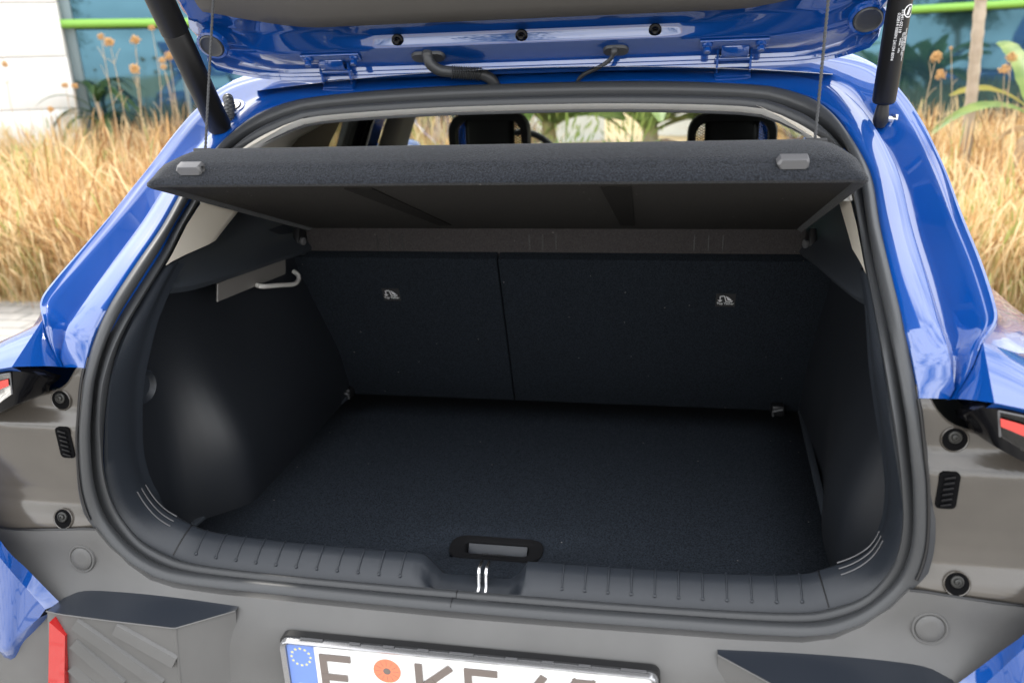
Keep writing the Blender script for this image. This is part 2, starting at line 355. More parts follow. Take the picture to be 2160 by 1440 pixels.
# lower blue block between the channel end and the lamp, with the body shoulder outside it
for s in (1, -1):
    E0, E1 = FB[I0].copy(), V(.627, -.09, 1.124)
    inn_ = FB[:I0 + 1]; el = [E1.lerp(E0, k / I0) for k in range(I0 + 1)]
    v1 = grid([[a.lerp(b, t) + V(-.007, .004, 0) * math.sin(math.pi * t) * (1 - k / I0) for k, (a, b) in enumerate(zip(inn_, el))] for t in [q / 6 for q in range(7)]])
    low = crvp([E1, (.70, -.094, 1.112), (.775, -.060, 1.092), (.835, .02, 1.070), (.868, .74, 1.06)], 4)
    upp = crvp([E0] + [sk[I0][k] for k in (1, 2, 3, 4)], 4)
    v2 = grid([[a.lerp(b, t) + V(.008, -.010, .004) * math.sin(math.pi * t) * min(1, q / 3) for q, (a, b) in enumerate(zip(upp, low))] for t in [k / 10 for k in range(11)]])
    v3 = grid([low, [p + V(-.004, .012, -.012) for p in low]])
    obj('shoulder_panel', *join(mir(v1, s), mir(v2, s), mir(v3, s)), BLUE, car, 40)
# ------------------------------------------------------------------ car: bumper, lamp panels, lamps
def s1x(z): return interp(z, [(p[2], p[0]) for p in S1B[8:16]])
def bump_y(x, z):
    y = interp(z, [(.30, -.10), (.45, -.125), (.58, -.122), (.66, -.113), (.70, -.108), (.73, -.099), (.75, -.088), (.77, -.077), (.80, -.066), (.86, -.062)])
    return y + .9 * max(0, abs(x) - .66) ** 2 + 2.2 * max(0, abs(x) - .78) ** 2
ztop = [(p[0], p[2]) for p in S1B[:9]] + [(.62, .8505), (.712, .842), (.90, .828)]
xs = sorted(set([round(p[0], 4) for p in S1B[:9]] + [i * .03 for i in range(20)] + [.62, .66, .70, .74, .78, .82, .85, .875, .89, .90]))
xs = [-x for x in xs[::-1] if x > 0] + xs
rows = []
for k in range(26):
    t = k / 25; r = []
    for x in xs:
        zt = interp(abs(x), ztop) - .004; z = lerp(zt, .34, t ** 1.25); r.append(V(x, bump_y(x, z), z))
    rows.append(r)
rows.insert(0, [p + V(0, .02, -.002) for p in rows[0]])
bumper = obj('rear_bumper', *grid(rows), BUMP, car, 40, thick=.003)
for s in (1, -1):
    # round caps
    c = V(s * .606, bump_y(.606, .802) - .001, .802)
    nrm = V(0, -1, .2); c = c + V(0, -.003, .0006)
    obj('tow_cap', *fixn(lathe(c, nrm, [(.0225, -.004), (.0225, .0012), (.0215, .0030), (.0195, .0030), (.0185, .0010), (.0178, .0008), (.0172, .0028), (.0165, .0034), (.008, .0036)], 32)), BUMP, bumper, 50)
    # diagonal black block with ribs
    yl = -.0955; zt = .757
    A = [V(.633, -.092, .744), V(.60, -.095, .756), V(.53, -.098, .759), V(.44, -.098, .758), V(.344, -.097, .7545)]
    F = [V(.344, -.0975, .7545), V(.412, -.146, .7545), V(.515, -.146, .757), V(.59, -.146, .760), V(.634, -.128, .748)]
    lo = [V(p.x + .02, p.y - .012, .46) for p in F]; lo[0] = V(.352, -.125, .46); lo[4] = V(.69, -.13, .46)
    vv = [p for p in A] + [p for p in F] + lo; nA = len(A)
    Ac = crvp([p + V(0, .012, .0008) for p in A], 4); Fc = crvp(F[::-1][:4], 4) + [F[1].lerp(F[0], k / 4) for k in (1, 2, 3, 4)]
    obj('block_ledge', *mir(grid([Ac, Fc, [p + V(0, .001, -.004) for p in Fc]]), s), LEDGE, bumper, 30)
    lower = grid([[p + V(0, -.0004, -.0008) for i, p in enumerate(F)], [p + V(0, -.004, 0) for p in lo]])
    bl = obj('corner_block', *mir(lower, s), BUMP, bumper, 25)
    rim = [p + V(0, -.0015, .0) for p in F]
    obj('block_edge', *mir(join(tube(rim, .0013, 8), tube([F[1] + V(0, .0016, 0), lo[1] + V(0, -.002, 0)], .0030, 8)), s), BUMP, bl, 60)
    for k, (xa, za, xb, zb) in enumerate(((.572, .747, .448, .656), (.507, .745, .419, .698), (.582, .712, .513, .648), (.595, .668, .53, .60))):
        a = V(xa, -.1500, za); b = V(xb, -.1500 - (.757 - zb) * .043, zb)
        d = (b - a).normalized(); w = V(-d.z, 0, d.x) if d.x < 0 else V(d.z, 0, -d.x); w = V(0, -1, 0).cross(d).normalized()
        pr = [(-.012, .004), (-.009, -.0005), (.007, -.0040), (.010, .004)]
        rows = [[p + w * q + V(0, h, 0) for q, h in pr] for p in (a, a.lerp(b, .5), b)]
        obj('rib', *mir(fixn(join(grid(rows), ([*rows[0]], [(0, 1, 2, 3)]), ([*rows[-1]], [(3, 2, 1, 0)]))), s), BUMP, bl, 20)
    # red reflector
    pr = prism([V(.612, -.1515, .748), V(.590, -.1530, .727), V(.632, -.166, .52), V(.662, -.164, .52)], (0, .014, 0))
    obj('reflector', *mir(fixn(pr), s), RED, bumper, 30)
    # blue corner wing
    wu = crvp([(.83, -.05, .985), (.715, -.100, .850), (.675, -.102, .797), (.632, -.1035, .743)], 5)
    wm = crvp([(.84, -.075, .960), (.700, -.120, .830), (.671, -.121, .785), (.644, -.121, .744)], 5)
    wb = crvp([(.89, -.05, .64), (.747, -.120, .655), (.705, -.121, .689), (.658, -.121, .728)], 5)
    we = crvp([(.88, -.02, .61), (.756, -.106, .623), (.705, -.108, .666), (.652, -.110, .727)], 5)
    wx = [p + V(-.01, .05, -.01) for p in we]
    bev = lambda a, b, t: [p.lerp(q, t) for p, q in zip(a, b)]
    w1 = grid([wu, bev(wu, wm, .85), wm, bev(wm, wb, .06), bev(wm, wb, .5), bev(wm, wb, .94), wb, bev(wb, we, .15), we, wx])
    obj('corner_wing', *mir(w1, s), BLUE, car, 50)
    # lamp panel (plastic behind the closed tailgate)
    tt = [(.5685, 1.113), (.600, 1.113), (.604, 1.106), (.612, 1.085), (.628, 1.068), (.656, 1.057), (.689, 1.043), (.75, 1.020), (.87, .985)]
    cols = crv([(a, 0, b) for a, b in tt], 40); rows = []
    def pan_y(x, z):
        y = interp(z, [(.848, -.061), (.865, -.0555), (.885, -.0475), (.905, -.0440), (.93, -.0435), (.97, -.0445), (1.00, -.0450), (1.012, -.0425), (1.022, -.0360), (1.034, -.030), (1.045, -.0280), (1.085, -.027), (1.095, -.024), (1.113, -.014)])
        return y + 1.2 * max(0, x - .70) ** 2
    for k in range(45):
        r = []
        for j, c in enumerate(cols):
            u = k / 44; xb = lerp(.5805, .87, j / 39); zb = interp(xb, ztop) - .001
            x0 = lerp(c.x, xb, u); z = lerp(c.z, zb, u)
            if j < 14: x0 = lerp(s1x(z) + .002, x0, (j / 14))
            r.append(V(x0, pan_y(x0, z), z))
        rows.append(r)
    lp = obj('lamp_panel', *mir(grid(rows, flip=True), s), PANEL, car, 60, thick=.002)
    obj('panel_gap', *mir(tube([V(x, bump_y(x, interp(x, ztop)) - .0006, interp(x, ztop) - .0015) for x in [.578 + i * .02 for i in range(17)]], .0022, 6), s), BLACK, bumper)
    obj('seal_gap', *mir(tube([p + V(.0018, -.001, 0) for p in s1h if .86 < p.z < 1.108], .0020, 6), s), BLACK, lp)
    for (bx, bz) in ((.615, 1.049), (.634, .863)):
        c = V(bx * s, pan_y(bx, bz) - .002, bz); tn = (0, -1, .1) if bz > 1 else (0, -.95, .30)
        cup = obj('screw_recess', *fixn(lathe(c, tn, [(.0165, -.004), (.0165, .0004), (.0155, .0012), (.0145, .0006), (.014, -.0008)], 28)), PANEL, lp, 60)
        obj('recess_shade_disc', *fixn(lathe(c, tn, [(.0143, -.004), (.0143, .0006), (.001, .0006)], 24)), HOLE, cup, 40)  # dark disc set on the panel, standing for a shaded hole
        sc_c = c + V(-.0005 * s, 0, .0035)
        obj('screw', *fixn(lathe(sc_c, tn, [(.0080, 0), (.0080, .0024), (.0073, .0032), (.0061, .0032), (.0057, .0022), (.0043, .0022), (.0041, .0042), (.0034, .005), (.002, .005), (.0014, .0035)], 24)), SCREW, cup, 50)
    # ribbed cable slot
    c = V(.6105 * s, pan_y(.6105, .987), .987)
    ol = [c + V(a, -.0015, b) for a, b in rrect(.024, .050, .006)]
    sl = obj('cable_slot', *fixn(prism(ol, (0, .006, 0))), HOLE, lp, 30)
    for k in range(6):
        obj('slot_rib', *box(c + V(-.001 * s, -.003, .019 - k * .0075), (.013, .004, .0032), ((1, 0, .25 * s), (0, 1, 0), (-.25 * s, 0, 1)), .001), GLOSS, sl, 40)
    # tail lamp
    hz = [(.615, -.030, 1.086), (.628, -.080, 1.120), (.70, -.082, 1.106), (.80, -.036, 1.080), (.85, .03, 1.065)]
    hb = [(.630, -.034, 1.066), (.650, -.080, 1.062), (.70, -.080, 1.040), (.80, -.036, 1.012), (.84, .02, 1.00)]
    a = crv(hz, 24); b = crv(hb, 24)
    tl = obj('tail_lamp', *mir(grid([[p + V(0, .01, -.002) for p in a], [p + V(0, -.001, -.006) for p in a], [p.lerp(q, .5) + V(0, -.002, 0) for p, q in zip(a, b)], b, [p + V(0, .02, -.004) for p in b]]), s), GLOSS, car, 30, thick=.002)
    la = crv([(.633, -.0885, 1.114), (.70, -.089, 1.102), (.80, -.045, 1.076), (.85, .02, 1.06)], 20); lb = crv([(.640, -.0865, 1.082), (.70, -.086, 1.048), (.80, -.043, 1.018), (.84, .012, 1.00)], 20)
    obj('lamp_cover', *mir(grid([la, [p.lerp(q, .5) + V(0, -.003, 0) for p, q in zip(la, lb)], lb]), s), LENS, tl, 60)
    ra = [p.lerp(q, .22) + V(0, -.0052, 0) for p, q in zip(la, lb)]; rb = [p.lerp(q, .55) + V(0, -.0052, 0) for p, q in zip(la, lb)]
    obj('light_bar', *mir(grid([ra, rb]), s), REDL, tl, 60)
    obj('lens_edge', *mir(tube([p + V(0, -.001, 0) for p in la], .0012, 6), s), SILVER, tl)
    obj('lens_edge', *mir(tube([la[0] + V(0, -.001, 0), lb[0] + V(0, -.001, 0)], .0012, 6), s), SILVER, tl)
    for k in range(5):
        u = 3 + k * 3
        p, q = la[u].lerp(lb[u], .64), la[min(19, u + 2)].lerp(lb[min(19, u + 2)], .9)
        obj('reflector_fin', *mir(box(p.lerp(q, .5) + V(0, -.0035, 0), ((q - p).length, .002, .006), ((q - p), (0, 1, 0), (q - p).cross(V(0, 1, 0))), 0), s), SILVER, tl)

# ------------------------------------------------------------------ number plate
pc = V(0, -.120, .6725)
outl = rrect(.536, .118, .012); inn = rrect(.519, .105, .006)
R0 = [pc + V(a, .012, b) for a, b in outl]; R1 = [pc + V(a, -.003, b) for a, b in outl]; Rm = [pc + V(a * .992, -.0065, b * .975) for a, b in outl]; R2 = [pc + V(a, -.003, b) for a, b in inn]; R3 = [pc + V(a, .002, b) for a, b in inn]
plate = obj('number_plate', *fixn(prism([pc + V(a * .999, .001, b * .998) for a, b in inn], (0, .004, 0))), PLATEW, car, 30)
obj('plate_frame', *grid([R0, R1, Rm, R2, R3], closed=True), CHROME, plate, 50)
obj('frame_back', *fixn(prism([pc + V(a * 1.008, .004, b * 1.05) for a, b in outl], (0, .012, 0))), BLACK, plate, 30)
for k, xx in enumerate((-.22, -.155, -.105, -.055, .0, .07, .12, .17, .235)):
    obj('frame_clip', *box(pc + V(xx, .002, .0605), (.034 if k in (0, 4, 8) else .016, .004, .0012)), SILVER, plate)
obj('country_band', *box(pc + V(-.2385, .0004, 0), (.041, .0012, .103)), PLATEB, plate)
for k in range(12):
    a = math.radians(30 * k); cx, cz = -.2385 + .0145 * math.sin(a), .030 + .0145 * math.cos(a); st = []
    for j in range(10):
        r = .0029 if j % 2 == 0 else .0012; b = math.pi * j / 5; st.append(pc + V(cx + r * math.sin(b), -.0003, cz + r * math.cos(b)))
    obj('star', *prism(st, (0, .0005, 0)), YELLOW, plate, 0)
obj('country_letter', *place(textvf('D', .028), pc + V(-.2385, -.0005, -.028), (1, 0, 0), (0, 0, 1)), WHITE, plate, 0)
def stroke(pts, w, y=-.0012, d=.002):
    parts = []
    for k_, (a, b) in enumerate(zip(pts[:-1], pts[1:])):
        y = y - .00012
        a = Vector((a[0], 0, a[1])); b = Vector((b[0], 0, b[1])); t = (b - a).normalized(); n = Vector((-t.z, 0, t.x)) * w / 2; a2 = a - t * w * .45; b2 = b + t * w * .45
        parts.append(prism([pc + V(0, y, 0) + a2 + n, pc + V(0, y, 0) + b2 + n, pc + V(0, y, 0) + b2 - n, pc + V(0, y, 0) + a2 - n], (0, d, 0)))
    return fixn(join(*parts))
T, Bm = .0335, -.0335
chars = [[[(-.205, Bm), (-.205, T), (-.168, T)], [(-.205, .0), (-.175, .0)]], [[(-.063, Bm), (-.063, T)], [(-.063, -.004), (-.020, T)], [(-.046, .010), (-.018, Bm)]], [[(.008, Bm), (.008, T), (.045, T)], [(.008, 0), (.038, 0)], [(.008, Bm), (.045, Bm)]], [[(.095, -.034), (.095, -.016), (.122, T - .002)] , [(.078, -.016), (.128, -.016)], [(.122, T - .002), (.084, -.012)]], [[(.150, .02), (.158, T), (.180, T), (.188, .02), (.188, -.02), (.180, Bm), (.158, Bm), (.150, -.02), (.150, .02)]], [[(.216, .018), (.230, T), (.230, Bm)]]]
chars[3] = [[(.128, -.016), (.080, -.016), (.112, T)], [(.118, .005), (.118, Bm)]]
for ch in chars:
    obj('character', *join(*[stroke(p, .0105, -.0012 - .0005 * i) for i, p in enumerate(ch)]), PLATEC, plate, 0)
st = obj('inspection_sticker', *lathe(pc + V(-.110, .0006, .020), (0, -1, 0), [(.020, 0), (.020, .0008), (.0198, .0010)], 32), ORANGE, plate, 30)
for k in range(12):
    a = math.radians(30 * k); d = V(math.sin(a), 0, math.cos(a)); obj('sticker_line', *box(pc + V(-.110, -.0005, .020) + d * .0135, (.0005, .0003, .010), ((d.z, 0, -d.x), (0, 1, 0), d)), PLATEC, st)
obj('sticker_hub', *lathe(pc + V(-.110, -.0003, .020), (0, -1, 0), [(.0055, 0), (.0055, .0003), (.0045, .0004)], 20), PLATEC, st)

# ------------------------------------------------------------------ load sill and side jambs inside the seal
ib = [i for i in range(N1)]
def jamb(p):                                                   # inner edge of the jamb for a point p of loop C2
    b = smooth(p.z, .82, .765)
    bt = smooth(.84 - p.z, 0, .06)
    side = V(p.x * 1.006, p.y + .075 - .035 * smooth(p.z, 1.09, 1.2), p.z); bot = V(p.x * .985, .047, p.z + .0225)
    return side.lerp(bot, bt)
idx = [i for i in range(N1) if C2[i].z < 1.205]
k0 = max(i for i in idx if i <= N1 // 2); seq = [i for i in range(k0 - N1 + N1, -1, -1)]
right = [i for i in range(0, N1 // 2) if C2[i].z < 1.205]; left = [i for i in range(N1 // 2, N1) if C2[i].z < 1.205]
seq = right[::-1] + left[::-1]                                 # right top -> bottom centre -> left top
P0 = [C2[i] + NS[i] * -.010 for i in seq]; P3 = [jamb(C2[i]) for i in seq]
def jrow(t, bulge): return [a.lerp(b, t) + NS[i] * bulge * 1. for a, b, i in zip(P0, P3, seq)]
NOTCH = (-.072, .072)
def nz_(p):
    d = smooth(p.x, -.100, -.062) * (1 - smooth(p.x, .045, .070)) if p.z < .81 else 0
    return d
rows = []
for t, bu in ((0, 0), (.08, .006), (.3, .009), (.6, .009), (.9, .005), (1, .0)):
    rows.append([q - V(0, 0, .034 * nz_(q) * smooth(t, .05, .35)) for q in jrow(t, bu)])
rows.append([q + V(0, .008, -.006) for q in rows[-1]]); rows.append([V(q.x * 1.0, q.y + .012, min(q.z - .004, q.z - .1 * smooth(.84 - q.z, 0, .05))) for q in rows[-1]])
sill = obj('load_sill_trim', *grid(rows), NAVY, car, 50)
for s in (1, -1):
    for k in range(11):                                        # moulded ribs of the load sill
        x = s * (.125 + k * .034)
        def sill_pt(r, x):
            c_ = [q for q in rows[r] if q.z < .83 and q.y < .2]
            for a, b in zip(c_[:-1], c_[1:]):
                if (a.x - x) * (b.x - x) <= 0 and abs(a.x - b.x) > 1e-6: return a.lerp(b, (x - a.x) / (b.x - a.x))
            return min(c_, key=lambda q: abs(q.x - x))
        pts = [sill_pt(1, x).lerp(sill_pt(2, x), .8) + V(0, 0, .001)] + [sill_pt(r, x) + V(0, 0, .0010) for r in (2, 3, 4, 5)]
        rb = obj('rib', *tube(crv(pts, 8), .0013, 6), NAVY, sill, 60)
        obj('rib_end', *lathe(pts[0] + V(0, -.001, 0), (0, -.6, .8), [(.0026, -.001), (.0026, .0008), (.0012, .0016)], 8), NAVY, rb)
    i = min(range(len(seq)), key=lambda j: abs(P0[j].x - .499 * s) + (0 if P0[j].z < .8 else 9))
    obj('trim_seam', *tube([rows[r][i] + V(0, -.0003, .0006) for r in range(1, 6)], .0011, 6), BLACK, sill)
    for k in range(3):                                         # three light lines in the corner
        sel = [j for j in range(len(seq)) if P0[j].x * s > 0 and .778 < P0[j].z < .858]
        u = .94 - .16 * k
        pts = [P0[j].lerp(P3[j], u) + NS[seq[j]] * (.0066 + .0016 * k) for j in sel]
        obj('corner_line', *tube(pts, .0011, 6), SILVER, sill)
lat = obj('latch_striker', *join(*[tube([V(x, .055, .764), V(x, .034, .766), V(x, .030, .760), V(x, .027, .738), V(x, .012, .728)],   .0032, 10) for x in (-.0062, .0054)]), STEEL, car, 60)

# ------------------------------------------------------------------ cargo bay
FZ = .68
def fl(x0, x1, y): return V(lerp(x0, x1, (y - .10) / .80), y, FZ)
ys = [.06 + .03 * i for i in range(29)]
# floor board with a pocket handle
def floor_mesh():
    xsL = lambda y: lerp(-.622, -.536, (y - .10) / .78); xsR = lambda y: lerp(.550, .600, (y - .10) / .78)
    hx0, hx1, hy0, hy1 = -.098, .062, .183, .248
    rows = []; U = [0, .1, .2, .3, .4]
    yy = [.075, .12, hy0, hy1, .30, .45, .60, .75, .885]
    v = []; f = []
    for y in yy:
        r = [V(lerp(xsL(y), hx0, t), y, FZ) for t in (0, .25, .5, .75, 1)] + [V(lerp(hx1, xsR(y), t), y, FZ) for t in (0, .25, .5, .75, 1)]
        v += r
    for i in range(len(yy) - 1):
        for j in range(9):
            if j == 4 and yy[i] == hy0: continue
            a = i * 10 + j; f.append((a, a + 1, a + 11, a + 10))
    return v, f
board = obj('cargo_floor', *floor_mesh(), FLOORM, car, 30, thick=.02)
for xa, xb_ in ((-.6265, -.5405), (.5545, .6045)):
    pa, pb = V(xa, .08, FZ + .002), V(xb_, .88, FZ + .002); dd = pb - pa
    obj('floor_edge_strip', *box(pa.lerp(pb, .5), (dd.length, .014, .010), (dd, V(0, 0, 1).cross(dd), (0, 0, 1)), .003), LEDGEM, board, 40)
hc = V(-.018, .2155, FZ)
ho = rrect(.160, .065, .026); hi = rrect(.118, .036, .010); hb_ = rrect(.112, .030, .008)
hd = obj('handle_pocket', *grid([[hc + V(a * 1.06, b * 1.06, -.001) for a, b in ho], [hc + V(a * 1.05, b * 1.05, .003) for a, b in ho], [hc + V(a, b, .003) for a, b in ho], [hc + V(a, b + .002, -.001) for a, b in hi], [hc + V(a, b + .004, -.022) for a, b in hb_]], closed=True), BLACK, board, 50)
obj('pocket_floor', *fixn(prism([hc + V(a, b + .004, -.022) for a, b in hb_], (0, 0, -.002))), NAVY, hd, 30)
obj('pocket_flap', *box(hc + V(0, .012, -.012), (.108, .003, .022), ((1, 0, 0), (0, .8, -.6), (0, .6, .8)), .001), NAVY, hd)
obj('pocket_mark', *place(textvf('85714-0Z000', .008), hc + V(.0, -.0235, .0036), (1, 0, 0), (0, 1, .1)), DARK, hd, 0)
obj('bay_base', *box((0, .47, FZ - .05), (1.36, .92, .02)), DARK, car)
# side walls with the wheel housing
for s in (1, -1):
    rows = []
    for k in range(34):
        z = lerp(.60, 1.17, k / 33); r = []
        for j in range(44):
            y = lerp(.058, .93, (j / 43) ** 1.1); h = 1 - smooth(z, .78, 1.10)
            x = .592 + .036 * smooth(y, .06, .13)
            x -= ((.092 * smooth(y, .20, .335) - .006 * smooth(y, .40, .8)) if s < 0 else (.074 * smooth(y, .105, .215) - .046 * smooth(y, .28, .6))) * h
            x -= (.045 if s < 0 else .012) * smooth(y, .45, .75) * (1 - h)
            if z < .70: x -= .02 * (1 - smooth(z, .66, .70)) * 0
            r.append(V(x, y, z))
        rows.append(r)
    wall = obj('side_trim', *mir(grid(rows), s), SIDEP, car, 60)
    # upper trim under the window: ledge that carries the shelf
    yv = [.03, .09, .16, .25, .34, .48, .61, .75, .93]
    Bz = [1.095, 1.150, 1.165, 1.150, 1.140, 1.128, 1.118, 1.105, 1.095]; Bx = [.556, .550, .549, .549, .549, .549, .549, .547, .545]
    Az = [1.135, 1.170, 1.195, 1.210, 1.207, 1.203, 1.205, 1.21, 1.21]; Ax = [.560, .566, .572, .590, .61, .625, .635, .64, .64]
    A = crv([(x, y, z) for x, y, z in zip(Ax, yv, Az)], 40); B = crv([(x, y, z) for x, y, z in zip(Bx, yv, Bz)], 40)
    rr = [[p + V(.03, 0, .02) for p in A], A, [a.lerp(b, .35) + V(-.006, 0, .004) for a, b in zip(A, B)], [a.lerp(b, .55) + V(-.000, 0, -.003) for a, b in zip(A, B)], [a.lerp(b, .85) + V(-.004, 0, 0) for a, b in zip(A, B)], B, [b + V(.008, 0, -.010) for b in B], [b + V(.10, 0, -.014) for b in B]]
    obj('ledge_trim', *mir(grid(rr), s), LEDGEM, wall, 40)
    # tie-down hook, tie knob
    t0 = V(.548 * s, .872, .690)
    td = obj('tie_down', *box(t0, (.03, .04, .03), None, .006), BLACK, wall); obj('tie_ring', *tube([t0 + V(-.012 * s, -.022, -.01), t0 + V(-.014 * s, -.03, .006), t0 + V(.008 * s, -.03, .012)], .003, 8), SILVER, td)
    # retractable bag hook
    kx = .5505
    if s < 0: obj('bag_hook', *mir(tube(crv([(kx + .012, .500, 1.083), (kx, .502, 1.080), (kx - .004, .58, 1.062), (kx - .004, .635, 1.049), (kx, .668, 1.050), (kx + .006, .682, 1.058), (kx + .02, .69, 1.064)], 24), .0050, 10), s), HOOKM, wall, 60)
    kc = V(.6235 * s, .165, .991)
    obj('round_recess', *fixn(lathe(kc, (-s, -.15, 0), [(.032, -.004), (.032, .004), (.029, .006), (.026, .003), (.022, -.002), (.004, -.002)], 28)), NAVY, wall, 50)
    # pillar trim, beige, inside the rear pillar
    zt = [1.205, 1.22, 1.258, 1.31, 1.36, 1.40, 1.425]
    rows = []
    for z in zt:
        yv2 = interp(z, [(p[2], p[1]) for p in S2B[13:]]); xv = interp(z, [(p[2], p[0]) for p in S2B[13:21]]) if z < 1.39 else interp(z, [(1.388, .478), (1.425, .40)])
        w = interp(z, [(1.2, .20), (1.22, .22), (1.26, .27), (1.32, .31), (1.42, .35)])
        r = [V(xv - .002, yv2 - .006, z), V(xv + .000, yv2 + .02, z + .002), V(xv + .005, yv2 + w * .35, z + .002), V(xv + .013, yv2 + w * .75, z), V(xv + .024, yv2 + w * .97, z - .002), V(xv + .06, yv2 + w, z - .002)]
        rows.append(r)
    obj('pillar_trim', *mir(grid(rows), s), BEIGE, car, 60)
# added grey panel standing for the reflective ledge underside on the left wall
L = [V(-.566, .359, 1.124), V(-.562, .643, 1.110), V(-.562, .632, 1.073), V(-.566, .349, 1.091)]
lamp = obj('ledge_sheen_panel', *fixn(prism(L, (-.003, 0, 0))), SHEENM, car, 20)
obj('sheen_edge', *tube([L[3], L[0]], .0018, 6), SHEENM, lamp)
# rear seat backs
st0 = V(0, .727, 1.09); st1 = V(0, .893, .668); up = (st0 - st1); sn = V(0, -up.z, up.y).normalized()
if sn.y > 0: sn = -sn
def seat(x0, x1):
    L = up.length; u = up.normalized(); c = st0.lerp(st1, .5) - sn * .05 + V((x0 + x1) / 2, 0, 0) + u * -.002
    return box(c, (x1 - x0, .10, L), ((1, 0, 0), sn * -1, u), .003)
for x0, x1 in ((-.62, -.1016), (-.0984, .62)):
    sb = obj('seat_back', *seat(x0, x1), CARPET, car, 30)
    tx = -.366 if x0 < -.3 else .403
    # tether label: a dark tag with pictogram and words
    k = (st0.z - .992) / (st0.z - st1.z); pt = st0.lerp(st1, k) + V(tx, 0, 0) + sn * .0012; u = up.normalized()
    tg = obj('tether_tag', *box(pt, (.042, .001, .036), ((1, 0, 0), -sn, u), .0), DARK, sb)
    o = pt + sn * .0012
    obj('tag_text', *place(textvf('Top Tether', .0078), o - u * .0085, (1, 0, 0), u), WHITE, tg, 0)
    def ln(a, b, w=.0012):
        a = o + V(1, 0, 0) * a[0] + u * a[1]; b = o + V(1, 0, 0) * b[0] + u * b[1]; return box(a.lerp(b, .5), ((b - a).length, .0006, w), (b - a, -sn, (b - a).cross(sn)))
    pic = [((-.003, .012), (.001, -.003)), ((.001, -.003), (.0135, -.003)), ((.0135, -.003), (.014, .000)), ((.0, .011), (.006, .007)), ((.002, .008), (.009, .005)), ((.003, .005), (.012, .002)), ((.004, .002), (.012, .0005)), ((-.012, .010), (-.012, -.002)), ((-.016, .001), (-.012, -.003)), ((-.012, -.003), (-.008, .001)), ((-.013, .0105), (-.004, .0125))]
    obj('tag_pictogram', *join(*[ln(a, b, .0018) for a, b in pic]), WHITE, tg, 0)

# ------------------------------------------------------------------ parcel shelf, hung from the tailgate by two cords
shelf = empty('parcel_shelf', (0, .75, 1.11), 'charcoal felt parcel shelf held up at an angle above the cargo bay', 'parcel shelf')
SP0 = V(0, .119, 1.343); sdv = V(0, .956, -.2935); snv = V(0, .2935, .956); SL = .672
def sp(x, a, h): return SP0 + V(x, 0, 0) + sdv * a + snv * h
def outline(ins, r, n=8):
    hw = .522 - ins * .55; hf = .552 - ins * .5; out = []
    out += [(-hf, SL)]
    for k in range(n + 1):
        t = math.radians(90 * k / n); out.append((-hw + r - r * math.cos(t), ins + r - r * math.sin(t)))
    for k in range(n + 1):
        t = math.radians(90 * k / n); out.append((hw - r + r * math.sin(t), ins + r - r * math.cos(t)))
    out += [(hf, SL)]
    return out
rows = []
for ins, r, h in ((.030, .01, .006), (.022, .012, .002), (.006, .014, -.0025), (.0, .018, .0), (-.001, .02, .004), (.005, .028, .016), (.010, .036, .028), (.016, .038, .036), (.038, .042, .053), (.054, .044, .063), (.066, .045, .067), (.09, .045, .068)):
    rows.append([sp(x, a, h * (1 if True else 1)) for x, a in outline(ins, r)])
v, f = grid(rows); n = len(rows[0]); f.append(tuple(range(len(v) - n, len(v))))
obj('shelf_panel', v, f, SHELFM, shelf, 50)
un = [sp(x, a, .0035) for x, a in outline(.010, .02)]
pan = obj('underside', *fixn(prism(un, snv * .012)), UNDER, shelf, 30)
for x0 in (-.20, .19):
    obj('groove_shade_strip', *fixn(prism([sp(x0 - .022, .06, .0033), sp(x0 + .022, .06, .0033), sp(x0 + .014, .58, .0033), sp(x0 - .014, .58, .0033)], snv * -.002)), GROOVE, pan, 20)  # flat strips, their dark colour standing for shaded grooves
strip = obj('pivot_strip', *box(V(0, .760, 1.1275), (1.118, .012, .079), None, .004), STRIPM, shelf, 30)
for x0 in (-.385, -.355, -.325, -.03, 0, .03, .33, .36, .39):
    obj('slot', *box(V(x0, .7538, 1.121), (.0022, .002, .034)), BLACK, strip)
for s in (1, -1):
    b = obj('pivot_bracket', *box(V(.566 * s, .735, 1.125), (.016, .05, .06), ((1, 0, 0), (0, .9, -.4), (0, .4, .9)), .005), BLACK, shelf)
    obj('pivot_pin', *lathe(V(.556 * s, .722, 1.128), (-s, -.3, 0), [(.009, 0), (.009, .006), (.005, .008)], 14), SILVER, b)
    # cord with a twist, and its anchor
    a = sp(.464 * s, .078, .0655); top = a.lerp(V(-.47, .316, 1.613) if s < 0 else V(.4745, .262, 1.613), 1.75)
    n = 220; st_ = []
    for ph in (0, math.pi):
        pts = [a.lerp(top, k / n) + V(math.cos(k * 1.0 + ph), math.sin(k * 1.0 + ph), 0) * .0010 for k in range(n + 1)]
        st_.append(tube(pts, .0015, 6))
    cd_ = obj('cord', *join(*st_), CORD, shelf, 80)
    obj('cord_anchor', *box(a + V(0, -.002, .001), (.030, .018, .006), ((1, 0, 0), sdv, snv), .002), BLACK, cd_)
